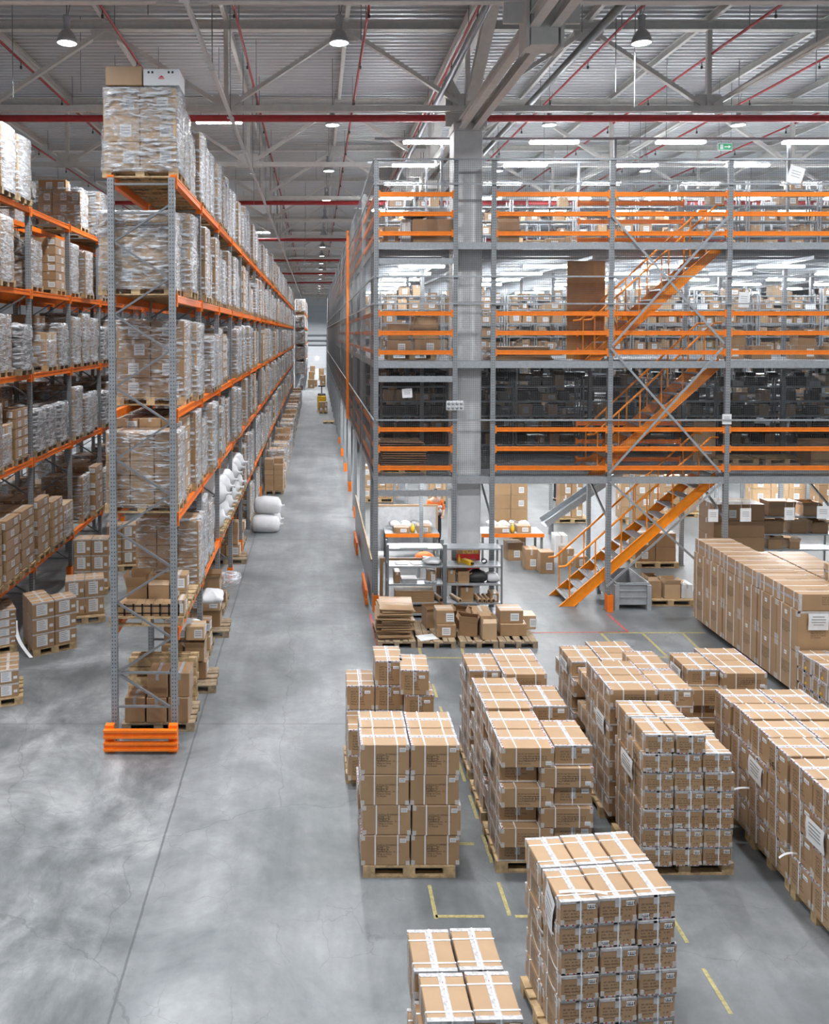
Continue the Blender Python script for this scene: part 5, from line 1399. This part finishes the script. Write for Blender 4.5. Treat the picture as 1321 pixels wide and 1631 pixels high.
# red notice and the white lamp panel on the column
t = thing('notice_board', 'red notice board low on the concrete column', 'sign', (3.72, 19.09, 0))
m_ = MB(); m_.box(-.33, .26, -.012, 0, .55, 1.42, 'red'); obj('board', m_, t)
m_ = MB(); m_.box(-.31, .24, -.0135, -.012, 1.26, 1.40, 'cardboard_dark'); put_text(m_, 'ЕСТЬ', (-.16, -.0145, 1.275), (1, 0, 0), (0, 0, 1), .15, 'yellow')
for i in range(5): m_.box(-.25, .18, -.014, -.012, 1.12 - i * .1, 1.135 - i * .1, 'pale_ink')
obj('print', m_, t)
p = at_y(725, 646, MY - .12)
t = thing('lamp_panel', 'white panel with eight round lenses on the column', 'panel', p)
m_ = MB(); m_.box(-.2, .2, 0, .05, -.11, .11, 'white_paint'); obj('panel', m_, t)
ln_ = MB(); ln_.lathe([(0, .025), (.03, .02), (.042, 0)], 'plastic_grey', 12); ln_ = ln_.mesh('lens')
for i in range(4):
    for j in range(2): obj('lens', ln_, t, (-.145 + .097 * i, 0, -.05 + .1 * j), (PI / 2, 0, 0))
# front pallets
GP = 'pallets before the grey shelving'
xs = [(1.29 + 2.09) / 2, 2.56, 3.42, 4.26]
for k, x in enumerate(xs): pallet(x, 17.05, 0, PI / 2 + (.02, -.03, .02, .0)[k], 'wooden pallet before the grey shelving, %s from the left' % ORD[k], GP, PALLET_OLD)
r = random.Random(3)
for k in range(14):
    m_ = MB(); m_.box(-.34 - r.uniform(0, .04), .34, -.42, .42, 0, .022, 'cardboard'); m_.box(-.34, .34, -.01, .01, .022, .024, 'cut_edge')
    tag(obj('cardboard_sheet', m_, None, (1.70 + r.uniform(-.05, .05), 17.0 + r.uniform(-.06, .06), .147 + k * .046), (0, 0, r.uniform(-.09, .09))), 'flat brown carton in the pile on the first pallet, %s from the bottom' % ORD[k], 'cardboard', 'flat cartons on the first pallet')
box_at(2.78, 16.85, .146, .40, .36, .27, 'lower brown carton of the pair on the second pallet', None); box_at(2.75, 16.87, .42, .38, .34, .30, 'upper brown carton of the pair on the second pallet', None)
m_ = MB(); m_.box(-.2, .2, -.15, .15, 0, .004, 'paper'); tag(obj('paper_sheet', m_, None, (2.36, 16.68, .146), .3), 'white paper lying on the second pallet', 'paper')
open_at(2.62, 17.4, .146, .46, .34, .36, 'open carton at the back of the second pallet', 'cardboard', .2, .1, 61)
open_at(3.25, 17.35, .146, .36, .4, .30, 'open carton with raised flaps on the third pallet', 'cardboard_dark', -.35, .16, 62); open_at(3.30, 16.9, .146, .38, .34, .30, 'open brown carton at the front of the third pallet', 'cardboard_dark', -.3, .14, 63)
open_at(3.66, 16.78, .146, .30, .46, .34, 'narrow tan carton with white tape on the third pallet', 'cardboard_pale', .05, .1, 64); box_at(3.64, 17.36, .146, .4, .5, .36, 'carton with papers on top at the back of the third pallet', None)
box_at(4.22, 16.95, .146, .56, .42, .26, 'lower wide carton on the fourth pallet', None); box_at(4.19, 17.0, .41, .5, .42, .27, 'upper wide carton on the fourth pallet', None)
box_at(4.66 - .02, 17.3, .146, .34, .34, .30, 'single carton with a white sheet on top on the fourth pallet', None, 'cardboard_pale')
# ================================================================== LEFT AISLE, FOOT OF THE CENTRE RACK, AISLE
def labelled_carton(l, w, h, seed):
    r = random.Random(seed); m_ = MB(); X, Y = l / 2, w / 2
    m_.cbox(-X, X, -Y, Y, 0, h, .006, 'cardboard')
    lab = MB(); plate(lab, '-y', Y, .003, -l * .32, l * .18, h * .14, h * .86, 'paper')
    for i in range(5): plate(lab, '-y', Y, .0036, -l * .28, l * (.0 + .1 * r.random()), h * (.74 - .12 * i), h * (.77 - .12 * i), 'pale_ink')
    l2 = MB(); plate(l2, '-y', Y, .003, l * .26, l * .44, h * .3, h * .5, 'paper')
    l3 = MB(); plate(l3, '+x', X, .003, -w * .3, w * .2, h * .14, h * .86, 'paper')
    tp = MB(); strip_y(tp, .0, .05, -Y, Y, h * .8, h, 'clear_tape', .0018)
    t2 = MB(); strip_x(t2, 0, .05, -X, X, h * .8, h, 'clear_tape', .0022)
    t3 = MB(); t3.box(-X - .002, X + .002, -Y - .002, -Y + .03, h - .03, h + .002, 'clear_tape')
    return m_.mesh('carton'), [('shipping_label', lab.mesh('shipping_label')), ('shipping_label', l2.mesh('shipping_label')), ('shipping_label', l3.mesh('shipping_label')), ('packing_tape', tp.mesh('packing_tape')), ('packing_tape', t2.mesh('packing_tape')), ('edge_tape', t3.mesh('edge_tape'))]
def labelled_stack(x, y, rz, nx, ny, nz, l, w, h, ds, seed=1, missing=(), adj='white-labelled brown'):
    me, parts = labelled_carton(l, w, h, seed); M = Matrix.Translation((x, y, 0)) @ Matrix.Rotation(rz, 4, 'Z')
    g = .014; W_, D_ = nx * (l + g), ny * (w + g)
    p = M @ Vector((W_ / 2, D_ / 2, 0)); pallet(p.x, p.y, 0, rz, 'wooden pallet under the ' + ds, 'pallets in the side aisle', PALLET if W_ > .95 else PALLET_SIDE)
    for k in range(nz):
        for i in range(nx):
            for j in range(ny):
                if (i, j, k) in missing: continue
                p = M @ Vector(((i + .5) * (l + g), (j + .5) * (w + g), .146 + k * (h + .006)))
                o = obj('labelled_carton', me, None, p, rz + rnd.uniform(-.01, .01))
                tag(o, '%s carton of the %s, %s, %s %s' % (adj, ds, layer_name(k, nz), ('near', 'far')[j], ('left', 'right')[i]), 'carton', 'cartons of the ' + ds)
                for nm, q in parts: obj(nm, q, o)
PALLET_SIDE = pallet_mb(.88, .88).mesh('wooden_pallet')
p = at_z(52, 1047)
labelled_stack(p.x, p.y, math.radians(33), 2, 2, 3, .44, .42, .31, 'leaning side-aisle stack', 71, {(1, 1, 2)})
p = at_z(104, 992)
labelled_stack(p.x, p.y, math.radians(16), 2, 1, 2, .42, .5, .40, 'bulging side-aisle stack', 72)
p = at_z(118, 944)
labelled_stack(p.x, p.y, math.radians(4), 2, 1, 3, .42, .46, .40, 'three-high side-aisle stack', 73)
p = at_z(170, 908)
labelled_stack(p.x, p.y, math.radians(10), 2, 1, 3, .40, .5, .36, 'far side-aisle stack', 74)
p = at_z(-42, 1132)
labelled_stack(p.x, p.y, math.radians(20), 2, 2, 4, .36, .4, .24, 'stack at the left edge', 75, {(1, 0, 3), (1, 1, 3), (1, 0, 2), (1, 1, 2)})
p = at_z(-45, 1050)
labelled_stack(p.x, p.y, math.radians(30), 2, 2, 4, .42, .4, .18, 'low stack beneath the rack', 76)
# loose strap hanging from the leaning stack
a, b_ = at_y(25, 990, 16.6), at_z(50, 1049)
m_ = MB(); m_.ribbon([a + (b_ - a) * t + Vector((-.10 * math.sin(t * PI), 0, .02)) for t in [i / 10 for i in range(11)]], (.07, .02, 0), 'strap')
tag(obj('loose_strap', m_), 'long white strap hanging from the leaning side-aisle stack to the floor', 'strap')

# first bay of the centre rack, floor
pallet(-2.62, 13.35, 0, .03, 'wooden pallet under the brown cartons at the foot of the centre rack', 'pallets at the foot of the centre rack', PALLET_OLD)
for k, (x, y, z, l, w, h, nm) in enumerate(((-3.0, 13.2, .146, .33, .46, .42, 'lower left'), (-2.64, 13.2, .146, .33, .46, .42, 'lower middle'), (-2.28, 13.2, .146, .33, .46, .42, 'lower right'), (-2.62, 13.2, .572, .34, .46, .40, 'upper middle'), (-2.26, 13.22, .572, .33, .46, .40, 'upper right'))):
    box_at(x, y, z, l, w, h, 'plain brown carton at the foot of the centre rack, ' + nm, 'cartons at the foot of the centre rack', 'cardboard_dark', 0, False, tapecol='pale_ink')
for k in range(2):
    o = obj('wooden_pallet', PALLET, None, (-2.72, 14.02 + .20 * k, .415), (math.radians(80), 0, 0))
    tag(o, ('front', 'rear')[k] + ' wooden pallet leaning upright inside the first bay of the rack', 'pallet', 'pallets leaning in the first bay')
# first beam level, first bay
for s_ in range(2): pallet(-2.75, R1Y + .53 + .9 * s_, 1.853, 0, '%s wooden pallet on the first beam level of the centre rack' % ('near', 'second')[s_], 'pallets on the first beam level')
for k in range(7):
    m_ = MB(); m_.cbox(-.07, .07, -.12, .12, 0, .20, .004, 'cardboard'); 
    for zz in (.03, .15): m_.box(-.0705, .0705, -.1205, -.1199, zz, zz + .025, 'ink')
    m_.box(.03, .06, -.1205, -.1199, 0, .2, 'ink')
    tag(obj('printed_box', m_, None, (-3.16 + .145 * k, 12.92, 1.999)), 'small box with black stripes on the first beam level, %s from the left' % ORD[k], 'box', 'black-striped boxes on the first beam level')
gq = 'cartons on the first beam level, first bay'
open_at(-3.0, 13.35, 1.999, .34, .36, .36, 'open carton with a raised flap behind the striped boxes', seed=81, flap=.22); open_at(-2.62, 13.3, 1.999, .34, .36, .40, 'open carton full of papers behind the striped boxes', seed=82, flap=.1)
box_at(-2.30, 13.3, 1.999, .24, .3, .30, 'carton with a black umbrella mark on the first beam level', gq, labels=False); box_at(-2.3, 13.3, 2.303, .28, .3, .26, 'small carton on the umbrella-marked carton', gq); box_at(-2.2, 12.95, 1.999, .12, .3, .26, 'narrow carton at the right end of the striped boxes', gq)
load(1, -2.74, R1Y + 2.31, 1.853, 'tall wrapped cartons on the first beam level behind the open cartons', 'loads on the centre rack', True)
# pile along the foot of the rack, bays one to three
r = random.Random(91)
for k, (y, x) in enumerate(((14.75, -2.45), (16.1, -2.55), (17.4, -2.5), (19.0, -2.55), (22.9, -2.6), (24.55, -2.6))):
    pallet(x, y, 0, PI / 2 if k % 2 else .05, 'wooden pallet under the %s floor pile under the centre rack' % ORD[k], 'pallets along the foot of the centre rack', PALLET_OLD)
    for j in range(6):
        l, w, h = r.uniform(.28, .42), r.uniform(.28, .36), r.uniform(.22, .36)
        cx, cy, z = ((-.24, .05), (.2, .05), (-.22, -.0), (.2, -.0), (-.2, .05), (.2, .02))[j] + (.147 + .37 * (j // 2),)
        if j >= 4 and k % 2: continue
        (open_at if (j + k) % 4 == 3 else box_at)(x + cx, y + cy, z, l, w, h, '%s carton %s in the %s floor pile under the centre rack' % (('lower', 'middle', 'upper')[j // 2], ('at left', 'at right')[j % 2], ORD[k]), **(dict(seed=91 + j) if (j + k) % 4 == 3 else dict(group='cartons in piles along the foot of the centre rack', mat=('cardboard', 'cardboard_dark', 'cardboard_pale')[(j + k) % 3], rz=r.uniform(-.08, .08))))
def bag(x, y, z, a, b2, h, seed, label, mat='white_bag', rz=0, lying=False, group='white sacks on the centre rack'):
    m_ = MB(); shell(m_, a, b2, 0, h, seed, mat, .05, a * .6, 30, 9)
    o = obj('white_bag', m_, None, (x, y, z), rz); return tag(o, label, 'bag', group)
for k, (x, y, z, a, b2, h) in enumerate(((-2.55, 14.9, 1.0, .32, .24, .16), (-2.2, 16.6, .95, .22, .3, .22), (-2.1, 18.9, .55, .25, .3, .3))):
    bag(x, y, z, a, b2, h, 60 + k, 'crumpled white film heaped on the floor piles, %s from the camera' % ORD[k], 'stretch_film' if k == 2 else 'white_bag', group='film on the floor piles')
def sack(x, y, z, r_, Ln, seed, label):
    """stuffed white sack lying along x with a tied end towards the aisle"""
    rr = random.Random(seed); m_ = MB(); n = 30; vs = []; prof = [(-.5, .2), (-.47, .7), (-.38, .95), (-.1, 1.02), (.2, 1.0), (.38, .92), (.46, .62), (.49, .2), (.53, .08), (.60, .16)]
    off = Vector((seed, seed * 2, 0))
    for (t, q) in prof:
        for i in range(n):
            a = 2 * PI * i / n; d = q * r_ * (1 + .11 * mnoise.noise(Vector((t * 4, math.cos(a) * 1.5, math.sin(a) * 1.5)) + off) + .07 * mnoise.noise(Vector((t * 3, math.cos(a) * 5, math.sin(a) * 5)) + off))
            vs.append((t * Ln, math.cos(a) * d * 1.08, max(-r_ * .82, math.sin(a) * d)))
    m_.add(vs, [(k * n + i, k * n + (i + 1) % n, (k + 1) * n + (i + 1) % n, (k + 1) * n + i) for k in range(len(prof) - 1) for i in range(n)] + [tuple(range(n - 1, -1, -1))], 'white_bag', True)
    o = obj('white_sack', m_, None, (x, y, z + r_ * .82)); return tag(o, label, 'sack', 'stuffed white sacks')
for s_ in range(6):
    yy = R1Y + (2 + s_ // 3) * BAY + .53 + (s_ % 3) * .885
    pallet(-2.75, yy, 1.853, 0, 'wooden pallet under the white sacks, %s from the camera' % ORD[s_], 'pallets under the white sacks')
    for q in range(2): sack(-2.72 + .04 * q, yy, 2.0 + q * .57, .29, 1.15, 100 + s_ * 5 + q, 'stuffed white sack on the first beam level, pallet %d, layer %d' % (s_ + 1, q + 1))
for k, (x, y, z) in enumerate(((-1.66, 26.3, 0), (-1.66, 27.05, 0), (-1.62, 26.68, .54))): sack(x, y, z, .30, .95, 140 + k, 'stuffed white sack on the floor by the rack, %s' % ('near one', 'far one', 'upper one')[k])
p = at_z(336, 870); pallet(-2.3, 24.95, 0, 0, 'empty wooden pallet end by the orange post guard', 'pallets along the foot of the centre rack') if False else None
# printed white carton on top of the nearest top load
m_ = MB(); m_.cbox(-.285, .285, -.20, .34, 0, .26, .006, 'white_paint')
for x in (-.2, -.14, .12, .18): m_.box(x - .016, x + .016, -.2005, -.199, .19, .225, 'black')
m_.add([Vector((-.045, -.2008, .12)), Vector((.005, -.2008, .16)), Vector((.05, -.2008, .12))], ((0, 1, 2),), 'red'); m_.box(-.045, .05, -.2008, -.199, .10, .112, 'red')
tag(obj('printed_carton', m_, None, (-2.455, 12.95, 9.083 + 1.455)), 'white printed carton on top of the nearest wrapped load', 'carton')
box_at(-3.05, 12.96, 9.083 + 1.455, .58, .44, .30, 'brown carton beside the white printed one on the nearest load', None, labels=False)

# pallet truck in the aisle
t = thing('pallet_truck', 'yellow electric pallet truck standing far down the aisle', 'pallet truck', (.52, 68.5, 0))
m_ = MB(); m_.cbox(-.38, .38, -.3, .3, .12, 1.25, .06, 'yellow'); m_.cbox(-.36, .36, -.28, .28, 1.25, 1.42, .08, 'black'); obj('body', m_, t)
m_ = MB(); m_.cyl((0, .2, 1.3), (0, .45, 2.0), .05, 'black', 8); m_.cyl((-.3, .46, 2.02), (.3, .46, 2.02), .07, 'black', 8); m_.lathe([(.02, -.05), (.22, 0), (.22, .06), (.02, .08)], 'black', 12, (0, .46, 2.0)); obj('tiller', m_, t)
for x in (-.22, .22):
    m_ = MB(); m_.box(x - .09, x + .09, -1.45, -.3, .06, .12, 'black'); obj('fork', m_, t)
for x in (-.25, .25):
    m_ = MB(); m_.cyl((x - .05, 0, .12), (x + .05, 0, .12), .12, 'black', 12); obj('wheel', m_, t)
pallet(.62, 66.0, 0, PI / 2, 'wooden pallet with cartons before the yellow pallet truck', 'pallets on the right of the aisle')
for k in range(4): box_at(.45 + .36 * (k % 2), 65.95, .146 + .4 * (k // 2), .34, .6, .38, 'carton on the pallet by the yellow truck, %s' % ('lower left', 'lower right', 'upper left', 'upper right')[k], 'cartons by the yellow truck')
for k, (x, y) in enumerate(((.95, 58.5), (.9, 100), (.8, 112))):
    pallet(x, y, 0, PI / 2, 'wooden pallet at the right edge of the aisle, %s from the camera' % ORD[k], 'pallets on the right of the aisle')
    if k: box_at(x, y, .146, .7, .9, .9 + .3 * k, 'brown carton on the %s pallet at the right aisle edge' % ORD[k])
for k, (x, y, h) in enumerate(((-.55, 96, 1.0), (-.2, 99, .8), (-.6, 112, 1.2), (-.5, 127, 1.4))): box_at(x, y, 0, .8, .8, h, 'large brown carton at the left edge of the far aisle, %s from the camera' % ORD[k], 'cartons in the far aisle')

# ------------------------------------------------------------------ people behind the packing tables
def person(x, y, rz, label, top, legs, bend=0.0):
    """one continuous skinned body with clothes as children; feet at z = 0"""
    t = thing('person', label, 'person', (x, y, 0), rz)
    def skin(name, pts, edges, rad, mat, root, sub=2):
        me = bpy.data.meshes.new(name); me.from_pydata(pts, edges, []); me.materials.append(MATS[mat])
        o = obj(name, me, t)
        md = o.modifiers.new('Skin', 'SKIN'); md.use_smooth_shade = True
        for i, q in enumerate(rad):
            sv = me.skin_vertices[0].data[i]; sv.radius = (q, q) if isinstance(q, float) else q; sv.use_root = (i == root)
        sb = o.modifiers.new('Subdivision', 'SUBSURF'); sb.levels = sb.render_levels = sub
        return o
    P = [(0, 0, .98), (0, 0, 1.15), (0, 0, 1.33), (0, 0, 1.47), (0, 0, 1.56), (0, -.01, 1.66), (0, -.01, 1.74),      # 0-6 pelvis..crown
         (-.10, 0, .92), (-.11, -.02, .50), (-.11, .02, .09), (-.11, -.13, .04), (.10, 0, .92), (.12, -.02, .50), (.12, .02, .09), (.12, -.13, .04),
         (-.19, 0, 1.42), (-.25, .0, 1.14), (-.20, -.20, 1.02), (-.17, -.28, 1.00), (.19, 0, 1.42), (.25, 0, 1.14), (.20, -.20, 1.02), (.17, -.28, 1.00)]
    E = [(0, 1), (1, 2), (2, 3), (3, 4), (4, 5), (5, 6), (0, 7), (7, 8), (8, 9), (9, 10), (0, 11), (11, 12), (12, 13), (13, 14), (3, 15), (15, 16), (16, 17), (17, 18), (3, 19), (19, 20), (20, 21), (21, 22)]
    R = [(.15, .11), (.14, .10), (.16, .11), (.12, .09), .055, (.105, .118), (.098, .105), .085, .06, .042, .04, .085, .06, .042, .04, .06, .047, .036, .035, .06, .047, .036, .035]
    skin('body', P, E, R, 'skin', 0)
    g = 1.13
    def cut(idx, mat, name, root):
        mp_ = {q: i for i, q in enumerate(idx)}
        skin(name, [P[q] for q in idx], [(mp_[a], mp_[b2]) for a, b2 in E if a in mp_ and b2 in mp_], [tuple(v * g + .008 for v in R[q]) if isinstance(R[q], tuple) else R[q] * g + .008 for q in idx], mat, root)
    cut([0, 7, 8, 9, 11, 12, 13], legs, 'trousers', 0)
    cut([1, 2, 3, 15, 16, 19, 20], top, 'vest', 0)
    m_ = MB(); m_.box(-.185, .185, -.145, .145, 1.10, 1.15, 'white_paint'); m_.box(-.19, .19, -.15, .15, 1.25, 1.30, 'white_paint'); obj('reflective_band', m_, t) if top == 'hivis' else None
    for sx in (-.115, .115):
        m_ = MB(); m_.cbox(sx - .05, sx + .05, -.19, .08, 0, .085, .02, 'black'); obj('shoe', m_, t)
        for f in range(5):     # fingers and thumb curled over the table edge
            m_ = MB(); bx = (.17 if sx > 0 else -.17) + (f - 2) * .018
            L_ = (.045, .07, .078, .07, .055)[f]
            m_.tube([Vector((bx, -.29, 1.0)), Vector((bx, -.29 - L_ * .6, .995)), Vector((bx, -.29 - L_, .97))], .009, 'skin', 6); obj('finger', m_, t)
    m_ = MB(); m_.lathe([(.0, .115), (.05, .105), (.08, .07), (.093, .02), (.088, -.01)], 'hair', 16, (0, .022, 1.70)); obj('hair', m_, t)
    m_ = MB(); m_.cyl((0, -.10, 1.665), (0, -.135, 1.64), .012, 'skin', 6, .016)
    for sx in (-.03, .03): m_.lathe([(0, .01), (.01, 0), (0, -.01)], 'black', 8, (sx, -.105, 1.68))
    m_.box(-.025, .025, -.105, -.098, 1.60, 1.607, 'red_pipe'); obj('face', m_, t)
    return t
person(at_y(694, 700, 24.4).x, 24.4, 0, 'person in an orange reflective vest standing behind the left packing table', 'hivis', 'navy')
person(at_y(889, 700, 31.2).x, 31.2, .4, 'person in dark trousers standing far behind the chute', 'navy', 'navy')
m_ = MB(); shell(m_, .2, .14, 0, .30, 205, 'hivis', .05, .08, 22, 6)
v_ = tag(obj('safety_vest', m_, None, (2.82, 20.4, .62)), 'orange and white safety vest hung over a stool behind the shelving', 'vest')
m_ = MB(); m_.box(-.17, .17, -.15, .15, .03, .30, 'white_paint'); obj('reflective_band', MB().box(-.07, .05, -.21, .19, .18, .26, 'white_paint'), v_)
t = thing('stool', 'grey stool behind the shelving under the safety vest', 'stool', (2.82, 20.4, 0))
m_ = MB(); m_.cbox(-.18, .18, -.18, .18, .57, .62, .01, 'plastic_grey'); obj('seat', m_, t)
for sx in (-1, 1):
    for sy in (-1, 1):
        m_ = MB(); m_.cyl((sx * .16, sy * .16, 0), (sx * .13, sy * .13, .57), .015, 'grey_pipe', 6); obj('leg', m_, t)
# emergency exit sign hung under the roof
p = at_y(1155, 234, 24)
t = thing('exit_sign', 'small green and white exit sign hung under the roof', 'sign', p)
m_ = MB(); m_.box(-.22, .22, -.02, .02, -.11, .11, 'white_paint'); obj('panel', m_, t)
m_ = MB(); m_.box(-.20, .20, -.022, -.02, -.09, .09, 'bright_green'); m_.box(-.02, .10, -.024, -.022, -.015, .015, 'white_paint'); m_.box(-.15, -.06, -.024, -.022, -.07, .07, 'white_paint'); m_.add([Vector((.10, -.024, -.05)), Vector((.17, -.024, 0)), Vector((.10, -.024, .05))], ((0, 1, 2),), 'white_paint'); obj('pictogram', m_, t)
m_ = MB(); m_.cyl((-.18, 0, .11), (-.18, 0, ROOF_Z - p.z), .006, 'grey_pipe', 4); obj('hanger_rod', m_, t)
m_ = MB(); m_.cyl((.18, 0, .11), (.18, 0, ROOF_Z - p.z), .006, 'grey_pipe', 4); obj('hanger_rod', m_, t)
# tube lamps under the roof left of the aisle
for k, (px, py, Y) in enumerate(((349, 196, 21.5), (425, 371, 45))):
    p = at_y(px, py, Y); tp_ = tube_lamp(p.x, p.y, p.z, 'bright tube lamp behind the top loads of the rack, %s one' % ('near', 'far')[k], 'tube lamps over the rack'); m_ = MB(); m_.cyl((0, 0, .07), (0, 0, ROOF_Z - p.z), .008, 'grey_pipe', 5); obj('hanger_rod', m_, tp_)
